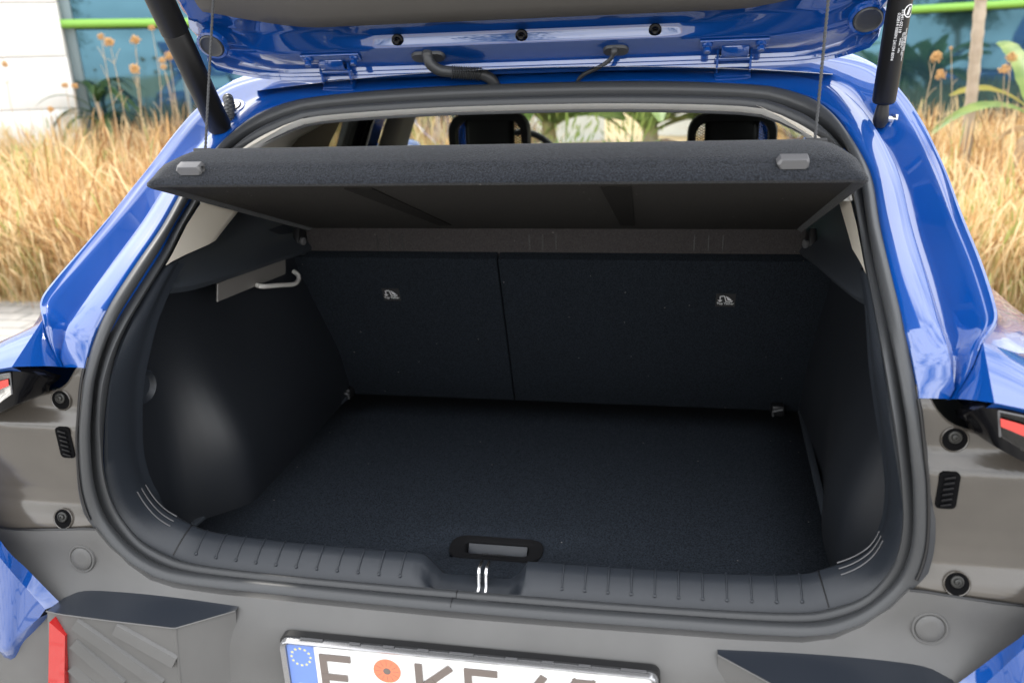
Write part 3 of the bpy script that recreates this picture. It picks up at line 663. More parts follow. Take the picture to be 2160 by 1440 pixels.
# lip buttons
for bx, hole in ((-.444, 1), (.425, 0)):
    c = sp(bx, .006, .026); ax = ((1, 0, 0), V(0, .93, .37), V(0, -.37, .93))
    hexo = [(-.0215, 0), (-.017, .0075), (.017, .0075), (.0195, .004), (.0195, -.0045), (.017, -.0075), (-.017, -.0075)]
    out = [c + V(a, 0, 0) + ax[2] * b for a, b in hexo]
    R = [[p + ax[1] * .006 for p in out], [p - ax[1] * .007 for p in out], [(p - c) * .86 + c - ax[1] * .010 for p in out]]
    v, f = grid(R, closed=True); f.append(tuple(range(2 * 7, 3 * 7)))
    bt = obj('lip_button', *fixn((v, f)), SILVER, shelf, 30)
    if hole: obj('button_hole', *lathe(c + V(.0195, 0, 0) - ax[1] * .003, (1, -.6, 0), [(.0045, -.002), (.0045, .0012), (.003, .0008)], 12), BLACK, bt)

# ------------------------------------------------------------------ tailgate, open above the bay
TP = [(.606, 1.486), (.5965, 1.481), (.5975, 1.4865), (.5955, 1.4885), (.5963, 1.4935), (.5943, 1.4955), (.5952, 1.5020), (.590, 1.5055), (.570, 1.516), (.550, 1.5285), (.5420, 1.5340), (.5415, 1.5400), (.5440, 1.5500), (.5430, 1.5570), (.530, 1.562), (.510, 1.571), (.490, 1.582), (.44, 1.63), (.36, 1.715), (.24, 1.85), (.08, 2.03), (-.06, 2.19)]
HW = [.600] * 10 + [.6005, .601, .601, .6015, .602, .603, .604, .607, .61, .615, .62, .62]
cols = [-1, -.985, -.965, -.945, -.92, -.89, -.85, -.80, -.72, -.64, -.58, -.54, -.50, -.46, -.40, -.25, -.1]; cols = cols + [0] + [-c for c in cols[::-1]]
rows = []
def tg_surf(k, x):
    y, z = TP[k]
    if 9 <= k <= 15:
        b = smooth(abs(x), .275, .36); t = (k - 9) / 6; a = TP[9]; c = TP[15]; ly, lz = lerp(a[0], c[0], t), lerp(a[1], c[1], t)
        y, z = lerp(y, ly, b), lerp(z, lz, b)
    e = max(0., (abs(x) - .44) / .16) ** 3; fd = interp(k, [(0, 1), (9, 1), (16, .45), (18, 0)])
    y -= .100 * e * fd; z += .029 * e * fd
    z += .012 * smooth(abs(x), .49, .57) * interp(k, [(4, 0), (8, 1), (13, 1), (17, 0)])
    return V(x, y, z)
for k in range(len(TP)):
    rows.append([tg_surf(k, c * HW[k]) + (V(0, .004, .010) if abs(c) == 1 else V(0, 0, 0)) for c in cols])
tail = obj('tailgate', *grid(rows, flip=True), BLUE, car, 38)
# outer skin
sk = [[p + V(.010 * (1 if p.x > 0 else -1) * (abs(c) == 1), .018 if k < 17 else .05, .03 if k < 17 else .05) for c, p in zip(cols, r)] for k, r in enumerate(rows)]
obj('outer_skin', *grid(sk), BLUE, tail, 38)
ed = [r[0] for r in rows]; ed2 = [r[-1] for r in rows]
obj('edge_flange', *join(grid([ed, [r[0] for r in sk]]), grid([[r[-1] for r in sk], ed2]), grid([rows[0], sk[0]])), BLUE, tail, 38)
obj('gap_strip', *tube([p + V(0, .008, -.001) for p in rows[0][1:-1]], .0028, 8), BLACK, tail, 60)
# grey trim panel with two seams
tr = []
for t in range(14):
    u = t / 13; r = []
    for j in range(41):
        x = -.56 + 1.12 * j / 40; ex = smooth(abs(x), .36, .56)
        k = lerp(15.6, 21, u); ki = int(k) if k < 21 else 20; a = tg_surf(ki, x); b = tg_surf(ki + 1, x); p = a.lerp(b, k - ki)
        if t == 0: p = p + V(0, -.030 * ex, .030 * ex)
        elif t < 5: p = p + V(0, -.030 * ex * (1 - t / 5), .030 * ex * (1 - t / 5))
        r.append(p + V(0, -.010, -.010) * min(1, t / 1.5) + V(0, -.001, -.001))
    tr.append(r)
trim = obj('tailgate_trim', *grid(tr, flip=True), GREYT, tail, 50, thick=.003)
for j in (6, 34):
    xo = -.56 + 1.12 * j / 40
    obj('trim_seam', *tube([tr[t][j] + V(0, -.0006, -.0006) for t in range(14)], .0012, 6), BLACK, trim)
for s in (1, -1):
    # rubber bump stops
    c = V(.577 * s, .4835, 1.5490); ax = (0, -.80, -.60)
    bs = obj('bump_stop', *fixn(lathe(c, ax, [(.0225, -.012), (.0225, .003), (.0205, .0048), (.0185, .0035), (.0165, .0026), (.006, .0024)], 36)), SEAL, tail, 45)
    obj('stop_rim', *fixn(lathe(c, ax, [(.030, -.006), (.028, .0012), (.0235, .0018), (.022, -.002)], 36)), BLUE, bs, 60)
    # hinge
    hx = .378 * s
    hp = obj('hinge', *box(V(hx - .003 * s, .558, 1.520), (.118, .026, .004), ((1, 0, 0), (0, .86, -.5), (0, .5, .86)), .0015), BLUE, tail, 40)
    for bx in (.329, .421):
        c = V(bx * s, .556, 1.518)
        obj('hinge_bolt', *join(lathe(c, (0, -.45, -.9), [(.0095, -.002), (.0095, .003), (.008, .0042)], 20), lathe(c, (0, -.45, -.9), [(.0068, .003), (.0068, .0115), (.0058, .013)], 6)), BLUE, hp, 30)
    kn = [V(0, .560, 1.518), V(0, .562, 1.509), V(0, .568, 1.500), V(0, .577, 1.497), V(0, .586, 1.500), V(0, .590, 1.508)]
    kr = crv(kn, 14)
    obj('knuckle', *grid([[p + V(hx + d, 0, 0) for p in kr] for d in (-.0235, .0235)]), BLUE, hp, 60, thick=.004)
    obj('hinge_pin', *tube([V(hx - .033, .5835, 1.4955), V(hx + .033, .5835, 1.4955)], .0042, 12), BLUE, hp, 60)
    for d in (-.029, .029):
        arm = [V(hx + d - .0018, .5725, 1.512), V(hx + d - .0018, .5925, 1.512), V(hx + d - .0018, .605, 1.476), V(hx + d - .0018, .585, 1.472)]
        obj('hinge_arm', *fixn(prism(arm, (.0036, 0, 0))), BLUE, hp, 30)
    obj('hinge_base', *box(V(hx, .600, 1.468), (.066, .036, .020), ((1, 0, 0), (0, .8, .5), (0, -.5, .8)), .006), BLUE, hp, 40)
for x0 in (-.235, -.001, .2375):
    c = V(x0, .5425, 1.5465) if abs(x0) < .1 else V(x0, .5425, 1.547)
    obj('trim_clip', *fixn(lathe(c, (0, -.97, -.22), [(.0115, -.004), (.0115, .001), (.0105, .0026), (.007, .0032), (.0062, .0065), (.0045, .0078), (.002, .007)], 24)), GLOSS, tail, 40)
# wiring grommets and harness
def oval(c, w, h, ax, d, mt, parent, name):
    ex = V(1, 0, 0); ey = Vector(ax).cross(ex).normalized(); n = Vector(ax).normalized()
    o = rrect(w, h, h / 2 - .0005, 8)
    R = [[c + ex * a + ey * b - n * .004 for a, b in o], [c + ex * a + ey * b + n * d * .4 for a, b in o], [c + ex * a * .94 + ey * b * .86 + n * d for a, b in o]]
    v, f = grid(R, closed=True); k = len(o); f.append(tuple(range(2 * k, 3 * k)))
    return obj(name, *fixn((v, f)), mt, parent, 40)
g1 = oval(V(-.184, .566, 1.5185), .066, .030, (0, -.55, -.85), .006, SEAL, tail, 'harness_grommet')
g2 = oval(V(.168, .566, 1.5165), .046, .028, (0, -.55, -.85), .004, SEAL, tail, 'wire_grommet')
hp_ = [at(903, 108, 1, .562), at(903, 122, 1, .556), at(909, 136, 1, .556), at(926, 148, 1, .560), at(948, 152, 1, .566), at(990, 155, 1, .577), at(1014, 157, 1, .584), at(1034, 166, 1, .592), at(1044, 180, 1, .60), at(1046, 192, 1, .606)]
pp = crv(hp_, 120)
def corr(i):
    u = i / 119
    if .40 < u < .72: return .0110 + (.0026 if (i % 3 == 0) else -.0006)
    return .0105 if u > .06 else .0125
obj('harness_hose', *tube(pp, [corr(i) for i in range(120)], 16), SEAL, g1, 50)
wp = crv([at(1296, 100, 1, .562), at(1295, 112, 1, .556), at(1285, 128, 1, .560), at(1262, 143, 1, .572), at(1238, 154, 1, .584), at(1222, 166, 1, .594), at(1215, 182, 1, .604)], 40)
obj('washer_wire', *tube(wp, [.0075] * 3 + [.0068] * 2 + [.0038] * 35, 10), SEAL, g2, 60)
# left wiring boot low on the frame corner
i = min(range(NF), key=lambda k: (FA[k] - V(.52, .50, 1.42)).length)
bc = V(-FA[i].x, FA[i].y, FA[i].z).lerp(V(-FB[i].x, FB[i].y, FB[i].z), .48) + V(-FN[i].x, FN[i].y, FN[i].z) * -.002
bn = V(-FN[i].x, FN[i].y, FN[i].z)
boot = obj('wiring_boot', *fixn(lathe(bc, bn, [(.030, -.012), (.030, .002), (.027, .006), (.021, .006), (.020, .003)], 28)), BLUE, frame, 50)
obj('boot_disc', *fixn(lathe(bc, bn, [(.0195, -.004), (.0195, .0065), (.018, .008), (.004, .008)], 28)), SEAL, boot, 40)
bp_ = crv([bc + bn * .004, bc + bn * .022, bc + bn * .026 + V(.008, -.012, -.012), bc + bn * .016 + V(.012, -.03, -.03), bc + bn * .008 + V(0, -.050, -.045), bc + bn * .004 + V(-.02, -.06, -.055)], 70)
obj('boot_hose', *tube(bp_, [.0085 + (.0018 if i % 4 < 2 else 0) for i in range(70)], 14), SEAL, boot, 45)
# struts
a = V(-.568, .452, 1.405); d = (V(-.57, .331, 1.618) - V(-.57, .466, 1.397)).normalized()
pw = obj('powered_strut', *tube([a - d * .012, a - d * .006, a, a + d * .19, a + d * .1915, a + d * .193, a + d * .55], [.012, .019, .0222, .0222, .0212, .0232, .0232], 28), STRUTM, car, 50)
obj('ball_socket', *join(tube([a - d * .006, a - d * .03], .011, 12), box(a - d * .033, (.03, .024, .024), None, .008)), BLACK, pw, 40)
obj('ball_stud', *tube([a - d * .033, a - d * .033 + V(-.045, .015, -.01)], .006, 12), BLUE, pw, 50)
b0 = V(.610, .462, 1.420); e = (V(.61, .442, 1.574) - V(.61, .466, 1.406)).normalized(); e = (e + V(0, -.06, 0)).normalized()
gs = obj('gas_strut', *tube([b0 - e * .002, b0, b0 + e * .004, b0 + e * .5], [.012, .0165, .0182, .0182], 28), STRUTM, car, 50)
obj('ball_socket', *tube([b0 - e * -.002, b0 - e * .018, b0 - e * .03, b0 - e * .04], [.0085, .0115, .0125, .008], 16), BLACK, gs, 50)
obj('ball_stud', *join(tube([b0 - e * .026, b0 - e * .026 + V(.03, .018, -.004)], .005, 12), lathe(b0 - e * .026 + V(.022, .013, -.003), (.86, .5, -.1), [(.0095, 0), (.0095, .007), (.008, .008)], 6)), STEEL, gs, 40)
# print on the gas strut, wrapped round the tube
su = e; sr = V(1, 0, 0); sr = (sr - su * sr.dot(su)).normalized(); sf = sr.cross(su); sf = sf if sf.y < 0 else -sf
def wrap(vf, off_u, ang0, r=.0184):
    out = []
    for p in vf[0]:
        ang = ang0 + p[1] / r; out.append(b0 + su * (off_u - p[0]) + (sr * math.sin(ang) + sf * math.cos(ang)) * (r + p[2]))
    return out, vf[1]
for k, (s_, sz, ou, an) in enumerate((('81841-0Z110', .0062, .128, .12), ('030814 0000N 241/24 8094', .0062, .105, -.16), ('www.  info', .005, .092, .30), ('Gas pressure', .0042, .100, .48), ('do not open or heat', .0042, .094, .64), ('Nicht oeffnen, nicht erhitzen', .0042, .092, .80), ('Ne pas ouvrir', .0042, .094, .95))):
    obj('strut_print', *wrap(textvf(s_, sz, .0001), ou, an), WHITE, gs, 0)
ringm = []
for k in range(28):
    t = 2 * math.pi * k / 28; ringm.append((math.cos(t) * .0098, math.sin(t) * .0098, 0))
rg = [[(x * q, y * q, 0) for x, y, z in ringm] for q in (1, .84)]
v, f = grid([[Vector(p) for p in r] for r in rg], closed=True)
v2, f2 = box((0, 0, 0), (.0185, .0016, .0001), ((.7, .7, 0), (-.7, .7, 0), (0, 0, 1))); v3, f3 = box((0, .001, 0), (.012, .0018, .0001), ((.9, -.4, 0), (.4, .9, 0), (0, 0, 1))); v4, f4 = box((0, -.002, 0), (.012, .0018, .0001), ((.9, -.3, 0), (.3, .9, 0), (0, 0, 1)))
obj('strut_mark', *wrap(join((v, f), (v2, f2), (v3, f3), (v4, f4)), .142, .72, .0185), WHITE, gs, 0)

# ------------------------------------------------------------------ car: shell, glass, cabin
def zroof(x, y): return 1.510 + .035 * (1 - (x / .64) ** 2) + .030 * math.sin(math.pi * min(1, max(0, (y - .64) / 2.1)))
ysr = [.655 + .1 * i for i in range(21)]
hwr = lambda y: interp(y, [(.65, .56), (.8, .61), (1.4, .635), (2.66, .57)])
obj('roof', *grid([[V(hwr(y) * t, y, zroof(hwr(y) * t, y) + (-.003 if y < .7 else 0)) for t in [k / 10 - 1 for k in range(21)]] for y in ysr]), BLUE, car, 50, thick=.004)
obj('headliner', *grid([[V(hwr(y) * t * .97, y + (0 if y > .7 else -.10), zroof(hwr(y) * t, y) - .055) for t in [k / 10 - 1 for k in range(21)]] for y in ysr]), LINER, car, 50)
# rounded headliner edge inside the top of the seal
top_i = [i for i in range(N1) if C2[i].z > 1.28]
half = sorted([i for i in top_i])
hl = [C2[i] for i in half]
rr = []
for u, (dy, dz) in enumerate(((-.004, .002), (.004, -.007), (.018, -.013), (.036, -.014), (.052, -.008), (.06, .006), (.07, .03))):
    r = []
    for i in half:
        p = C2[i]; k = smooth(p.z, 1.30, 1.42); inw = (1 - k) * (-1 if p.x > 0 else 1)
        r.append(p + V(inw * abs(dz) * .9 if dz < 0 else 0, dy, dz * (.25 + .75 * k)))
    rr.append(r)
obj('headliner_edge', *grid(rr), LINER, car, 60)
def xb(z): return interp(z, [(.2, .80), (.35, .86), (.6, .905), (.85, .91), (1.0, .885), (1.10, .84), (1.17, .80), (1.3, .745), (1.42, .68), (1.5, .60)])
for s in (1, -1):
    zz = [.22, .35, .5, .65, .8, .9, 1.0, 1.06, 1.10, 1.13]; yy = [.02, .08, .2, .5, .9, 1.4, 2.0, 2.6, 3.1, 3.5, 3.75, 3.9]
    rows = [[V(xb(z) - .30 * smooth(y, 3.3, 4.0) ** 2 - .03 * smooth(y, .2, .0), y, z - (.18 * smooth(y, 2.9, 3.9) + .09 * smooth(y, .9, .1) if z > .95 else 0)) for y in yy] for z in zz]
    sd_ = obj('body_side', *mir(grid(rows), s), BLUE, car, 50, thick=.003)
    for wy in (.70, 3.32):
        wc = V(.80 * s, wy, .335)
        obj('wheel_arch', *mir(fixn(lathe(V(.865, wy, .36), (1, 0, 0), [(.42, -.1), (.42, .055), (.40, .060), (.37, .055), (.36, -.2), (.05, -.2)], 40)), s), BUMP, car, 40)
        wh = obj('wheel', *fixn(lathe(wc, (s, 0, 0), [(.22, -.11), (.32, -.11), (.335, -.08), (.335, .08), (.32, .11), (.24, .115), (.22, .10)], 40)), TYRE, car, 40)
        obj('rim', *fixn(lathe(wc, (s, 0, 0), [(.225, -.05), (.225, .10), (.21, .112), (.19, .085), (.06, .095), (.02, .10)], 40)), SILVER, wh, 40)
    # pillars and glass
    def strip(y0b, y0t, y1b, y1t, zb, zt, dx=0):
        n = 6; A = []; B = []
        for k in range(n + 1):
            z = lerp(zb, zt, k / n); A.append(V(xb(z) + dx, lerp(y0b, y0t, k / n), z)); B.append(V(xb(z) + dx, lerp(y1b, y1t, k / n), z))
        return grid([A, B])
    bp0, bp1 = (1.66, 2.12) if s < 0 else (1.28, 1.62)
    obj('centre_pillar', *mir(strip(bp0, bp0 - .05, bp1 - .2, bp1 - .25, 1.12, 1.50, -.005), s), GLOSS, car, 50, thick=.06)
    obj('pillar_cover', *mir(strip(bp0 + .1, bp0 + .08, bp1, bp1 - .05, 1.12, 1.50, -.065), s), GREYT, car, 50, thick=.01)
    obj('front_pillar', *mir(grid([[V(.80, 3.25, 1.04), V(.72, 2.98, 1.26), V(.60, 2.60, 1.49)], [V(.74, 3.27, 1.045), V(.66, 2.98, 1.27), V(.54, 2.60, 1.50)]]), s), BLUE, car, 50, thick=.05)
    obj('roof_rail', *mir(grid([[V(xb(1.43), y, 1.43) for y in (.75, 1.4, 2.0, 2.62)], [V(xb(1.5), y, 1.50) for y in (.70, 1.4, 2.0, 2.60)], [V(hwr(y) - .01, y, zroof(hwr(y), y) - .002) for y in (.70, 1.4, 2.0, 2.60)]]), s), BLUE, car, 50, thick=.03)
    obj('quarter_window', *mir(strip(.66, .70, 1.12, 1.05, 1.13, 1.44), s), TINT, car, 50)
    obj('rear_side_window', *mir(strip(1.12, 1.06, bp0, bp0 - .05, 1.12, 1.44), s), TINT, car, 50)
    obj('front_side_window', *mir(strip(bp1 - .2, bp1 - .25, 3.2, 2.66, 1.10, 1.45), s), GLASS, car, 50)
    obj('quarter_trim', *mir(strip(.80, .70, 1.33, 1.40, 1.265, 1.47, -.03), s), GREYT, car, 50, thick=.02)
    mr = obj('door_mirror', *mir(box(V(.97, 2.78, 1.10), (.22, .14, .15), None, .05), s), BLUE, car, 50)
    obj('mirror_face', *mir(box(V(.97, 2.705, 1.10), (.18, .006, .11), None, .002), s), CHROME, mr)
    obj('door_card', *mir(grid([[V(.70, y, .4) for y in (.9, 3.1)], [V(.70, y, 1.02) for y in (.9, 3.1)], [V(.74, y, 1.11) for y in (.9, 3.1)]]), s), DARK, car, 50)
obj('windscreen', *grid([[V(-.72, 3.26, 1.05), V(0, 3.36, 1.05), V(.72, 3.26, 1.05)], [V(-.57, 2.62, 1.49), V(0, 2.68, 1.52), V(.57, 2.62, 1.49)]]), GLASS, car, 60)
obj('bonnet', *grid([[V(x, 3.24 + .02 * (1 - (x / .8) ** 2), 1.035) for x in (-.8, -.4, 0, .4, .8)], [V(x, 3.6, .97 - .02 * abs(x)) for x in (-.79, -.4, 0, .4, .79)], [V(x, 3.84, .86) for x in (-.72, -.38, 0, .38, .72)]]), BLUE, car, 60, thick=.004)
obj('front_fascia', *grid([[V(x, 3.84 + .05 * (1 - (x / .7) ** 2), .855) for x in (-.74, -.4, 0, .4, .74)], [V(x, 3.90 + .06 * (1 - (x / .8) ** 2), .65) for x in (-.74, -.4, 0, .4, .74)], [V(x, 3.88 + .06 * (1 - (x / .8) ** 2), .30) for x in (-.74, -.4, 0, .4, .74)]]), BUMP, car, 60, thick=.004)
obj('dashboard', *box(V(0, 2.95, .93), (1.38, .5, .18), None, .06), DARK, car, 40)
obj('cabin_floor', *box(V(0, 2.0, .33), (1.4, 2.2, .04)), DARK, car)
for hx, hy, htop in ((-.307, 1.70, 1.350), (.473, 1.68, 1.334)):
    fs = obj('front_seat', *box(V(hx, hy + .06, .86), (.47, .14, .60), ((1, 0, 0), (0, 1, .12), (0, -.12, 1)), .06), SEATM, car, 40)
    cz = htop - .125; w, h = .272, .25
    ho = rrect(w, h, .06, 6); hi2 = rrect(w - .05, h - .05, .045, 6)
    R = [[V(hx + a, hy + .03, cz + b) for a, b in ho], [V(hx + a, hy - .012, cz + b) for a, b in ho], [V(hx + a * .97, hy - .02, cz + b * .97) for a, b in ho], [V(hx + a, hy - .02, cz + b) for a, b in hi2], [V(hx + a, hy + .03, cz + b) for a, b in hi2], [V(hx + a, hy + .03, cz + b) for a, b in ho]]
    obj('headrest_frame', *grid(R, closed=True), SEATM, fs, 50)
    obj('headrest_pad', *join(box(V(hx, hy + .012, cz), (.165, .05, h - .02), None, .02)), SEATM, fs, 50)
    for sgn in (-1, 1):
        x0, x1 = sorted((hx + sgn * .070, hx + sgn * .115)); parts = []
        for k in range(26):
            zc = cz - .10 + k * .0085
            for sl in (-1, 1): parts.append(box(V((x0 + x1) / 2, hy + .02, zc), (.062, .0012, .0026), ((1, 0, .6 * sl), (0, 1, 0), (-.6 * sl, 0, 1))))
        obj('headrest_mesh', *join(*parts), SEATM, fs, 0)
    for sgn in (-1, 1): obj('headrest_post', *tube([V(hx + sgn * .05, hy + .01, 1.0), V(hx + sgn * .05, hy + .01, cz - .1)], .007, 8), STEEL, fs)
obj('steering_wheel', *tube([V(-.36 + .18 * math.cos(t), 2.62 + .03 * math.sin(t), 1.03 + .18 * math.sin(t)) for t in [2 * math.pi * k / 32 for k in range(33)]], .015, 10), SEATM, car, 60)

# ------------------------------------------------------------------ buildings behind
import numpy as np
CONC = mat('white_concrete', (.80, .79, .765), .85, spec=.2, noise=.04, nscale=3, bump=.1, bscale=40)
GREEN = mat('green_paint', (.24, .50, .08), .5)
ALU = mat('window_aluminium', (.20, .26, .28), .4, .3)
def mirror_glass():
    M = bpy.data.materials.new('teal_reflective_glass'); M.use_nodes = True; N = M.node_tree.nodes; b = N['Principled BSDF']
    b.inputs['Base Color'].default_value = (.06, .14, .18, 1); b.inputs['Metallic'].default_value = .75; b.inputs['Roughness'].default_value = .03
    n = N.new('ShaderNodeTexNoise'); n.inputs['Scale'].default_value = .9; bp = N.new('ShaderNodeBump'); bp.inputs['Strength'].default_value = .05; bp.inputs['Distance'].default_value = .05
    t = N.new('ShaderNodeTexCoord'); M.node_tree.links.new(t.outputs['Object'], n.inputs['Vector']); M.node_tree.links.new(n.outputs['Fac'], bp.inputs['Height']); M.node_tree.links.new(bp.outputs[0], b.inputs['Normal'])
    return M
TEAL = mirror_glass()
def wing(name, O, u, label, walls, panes, rail_z, rail, sill_z, mull):
    u = Vector(u).normalized(); n = V(-u.y, u.x, 0); n = n if n.y > 0 else -n; O = Vector(O)     # n points away from the camera
    B = empty(name, O, label, 'building')
    P = lambda a, d, z: O + u * a + n * d + V(0, 0, z)
    for a0, a1 in walls:
        k = 0; z = -.05
        core = obj('wall', *box(P((a0 + a1) / 2, .02, 2.4), (a1 - a0 - .01, .30, 4.9), (u, n, (0, 0, 1))), CONC, B)
        while z < 4.6:
            a = a0; w = 1.9
            while a < a1 - .01:
                b = min(a + w, a1); obj('wall_panel', *box(P((a + b) / 2, -.16, z + .30), (b - a - .012, .06, .588), (u, n, (0, 0, 1)), .004), CONC, core); a = b
            z += .60
    for a0, a1 in panes:
        for z0, z1 in ((sill_z, rail_z - .04), (rail_z + .04, 3.4), (3.45, 4.6)):
            obj('window_pane', *box(P((a0 + a1) / 2, .12, (z0 + z1) / 2), (a1 - a0 - .06, .02, z1 - z0), (u, n, (0, 0, 1))), TEAL, B)
    for a0, w in mull: obj('mullion', *box(P(a0, .09, 2.3), (w, .12, 4.6), (u, n, (0, 0, 1)), .006), ALU, B)
    a0 = min(p[0] for p in panes); a1 = max(p[1] for p in panes)
    obj('window_sill', *box(P((a0 + a1) / 2, .02, sill_z - .06), (a1 - a0, .34, .10), (u, n, (0, 0, 1)), .01), ALU, B)
    obj('plinth', *box(P((a0 + a1) / 2, .10, sill_z / 2 - .08), (a1 - a0, .2, sill_z), (u, n, (0, 0, 1))), CONC, B)
    obj('transom', *box(P((a0 + a1) / 2, .10, rail_z), (a1 - a0, .08, .09), (u, n, (0, 0, 1))), ALU, B)
    obj('green_rail', *tube([P(rail[0], -.10, rail_z), P(rail[1], -.10, rail_z)], .052, 12), GREEN, B, 60)
    obj('back_wall', *box(P((a0 + a1) / 2, 3.0, 2.4), (a1 - a0 + 6, .2, 5), (u, n, (0, 0, 1))), CONC, B)
    return B
wing('office_wing', (-6.95, 8.45, 0), (1, .62, 0), 'white panel wall with tall teal windows and green rail behind the left grass', [(-7.2, 0)], [(0, 1.30), (1.30, 3.4), (3.4, 6.0)], 2.12, (-.06, 6.0), .55, [(.06, .12), (1.30, .06), (3.4, .06), (6.0, .1)])
wing('glazed_wing', (3.15, 12.05, 0), (.93, -.40, 0), 'teal glazed wall with green rail behind the palm trunk', [(5.4, 8.0)], [(-1.8, .42), (.42, 2.9), (2.9, 5.4)], 2.02, (-1.8, 5.4), .42, [(-1.8, .1), (.42, .10), (2.9, .08), (5.35, .1)])

# ------------------------------------------------------------------ plants
def leaf_mat(name, c, c2, trans=.35, rough=.5):
    M = mat(name, c, rough, spec=.35, col2=c2, nscale=6); N = M.node_tree.nodes; Lk = M.node_tree.links
    b = N['Principled BSDF']; tr = N.new('ShaderNodeBsdfTranslucent'); mx = N.new('ShaderNodeMixShader'); mx.inputs[0].default_value = trans
    src = b.inputs['Base Color'].links[0].from_socket; Lk.new(src, tr.inputs[0]); Lk.new(b.outputs[0], mx.inputs[1]); Lk.new(tr.outputs[0], mx.inputs[2]); Lk.new(mx.outputs[0], N['Material Output'].inputs[0])
    return M
BAN = leaf_mat('banana_leaf', (.11, .20, .045), (.26, .34, .10)); BANY = leaf_mat('yellow_banana_leaf', (.40, .42, .12), (.52, .46, .16)); DRYL = leaf_mat('dead_leaf', (.42, .29, .16), (.55, .42, .27)); WEED = leaf_mat('weed_green', (.20, .30, .07), (.36, .42, .12)); PALMG = leaf_mat('palm_green', (.03, .07, .025), (.07, .13, .04)); STEM = mat('dry_stem', (.48, .36, .22), .9, spec=.2); BARK = mat('palm_bark', (.36, .29, .22), .9, spec=.2, col2=(.50, .42, .33), nscale=9, bump=.6, bscale=30, bdist=.01)
SEEDM = mat('seed_head', (.55, .34, .15), .95, spec=.1, noise=.3, nscale=60)
def leaf(base, d0, L, w, droop, rows_=12, tear=.0, roll=0.):
    p = Vector(base); d = Vector(d0).normalized(); out = []; st = L / rows_
    for k in range(rows_ + 1):
        u = k / rows_; s = d.cross(V(0, 0, 1)); s = s.normalized() if s.length > .05 else V(1, 0, 0)
        up = s.cross(d).normalized(); s = (s * math.cos(roll) + up * math.sin(roll)).normalized(); up = s.cross(d).normalized()
        ww = w * math.sin(math.pi * min(1, max(.04, u * .93 + .05))) ** .6 * (1 - tear * random.random())
        out.append([p - s * ww + up * ww * .25, p - s * ww * .5 + up * ww * .08, p.copy(), p + s * ww * .5 + up * ww * .08, p + s * ww + up * ww * .25])
        p = p + d * st; d = (d + V(0, 0, -1) * droop / rows_).normalized()
    return grid(out)
def banana(loc, n, H, label, dry=3, group=None, yl=1, rng=(0, 360), wd=(.07, .13)):
    B = empty('banana_plant', loc, label, 'plant', group); l = Vector(loc)
    obj('stem', *tube(crv([l, l + V(.02, 0, H * .3), l + V(0, .02, H * .6)], 8), [.11, .10, .095, .09, .085, .08, .07, .05], 12), mat('banana_stem', (.33, .30, .12), .7, col2=(.45, .35, .2), nscale=8), B, 60)
    for k in range(n):
        a = math.radians(random.uniform(*rng)); c = random.uniform(.55, 1.6)
        obj('leaf', *leaf(l + V(0, 0, H * random.uniform(.45, .62)), (math.cos(a), math.sin(a), c), H * random.uniform(.55, .85), random.uniform(*wd), random.uniform(.7, 1.7), 14, .25, random.uniform(-.5, .5)), BANY if k < yl else BAN, B, 60)
    for k in range(dry):
        a = math.radians(random.uniform(*rng))
        obj('dead_leaf', *leaf(l + V(0, 0, H * random.uniform(.3, .5)), (math.cos(a), math.sin(a), .35), H * random.uniform(.35, .5), .07, 3.2, 10, .5, random.uniform(-1, 1)), DRYL, B, 60)
    return B
banana(at(2185, 250, 1, 6.4).to_2d().to_3d(), 9, 1.7, 'banana plant with yellow and green leaves beside the palm trunk', 9, yl=1, wd=(.05, .09))
banana((1.15, 7.0, 0), 16, 1.75, 'tall green banana plant seen through the windscreen, nearer the right headrest', 4, wd=(.12, .2))
banana((.15, 7.2, 0), 16, 1.7, 'leafy banana plant seen through the middle of the windscreen', 4, wd=(.12, .2))
banana((-.9, 7.6, 0), 14, 1.75, 'banana plant seen through the windscreen behind the left headrest', 4, wd=(.12, .2))
# palm: ringed trunk, crown above the frame
pl = at(2049, 245, 1, 6.6); pl = V(pl.x, pl.y, 0)
palm = empty('palm_tree', pl, 'slender ringed palm trunk standing before the right teal windows', 'tree')
n = 70; pts = [pl + V(.012 * math.sin(k * .11) - .0012 * k, 0, 3.4 * k / n) for k in range(n + 1)]
obj('trunk', *tube(pts, [(.058 if k < 10 else .044) + .005 * (k % 3 == 0) + .05 * max(0, 1 - k / 9) for k in range(n + 1)], 14), BARK, palm, 40)
cr_ = []
for k in range(13):
    a = 2 * math.pi * k / 13 + .2; b = pts[-1]; dd = V(math.cos(a), math.sin(a), random.uniform(.5, 1.1)); p = b.copy(); d = dd.normalized()
    for j in range(20):
        s = d.cross(V(0, 0, 1)).normalized()
        for sg in (-1, 1):
            q = p + (s * sg + d * .7 + V(0, 0, -.35)).normalized() * (.42 * math.sin(math.pi * (j + 2) / 23)); cr_.append(([p, p + d * .03, q], [(0, 1, 2)]))
        p = p + d * .085; d = (d + V(0, 0, -.075)).normalized()
obj('crown', *join(*cr_), PALMG, palm, 0)
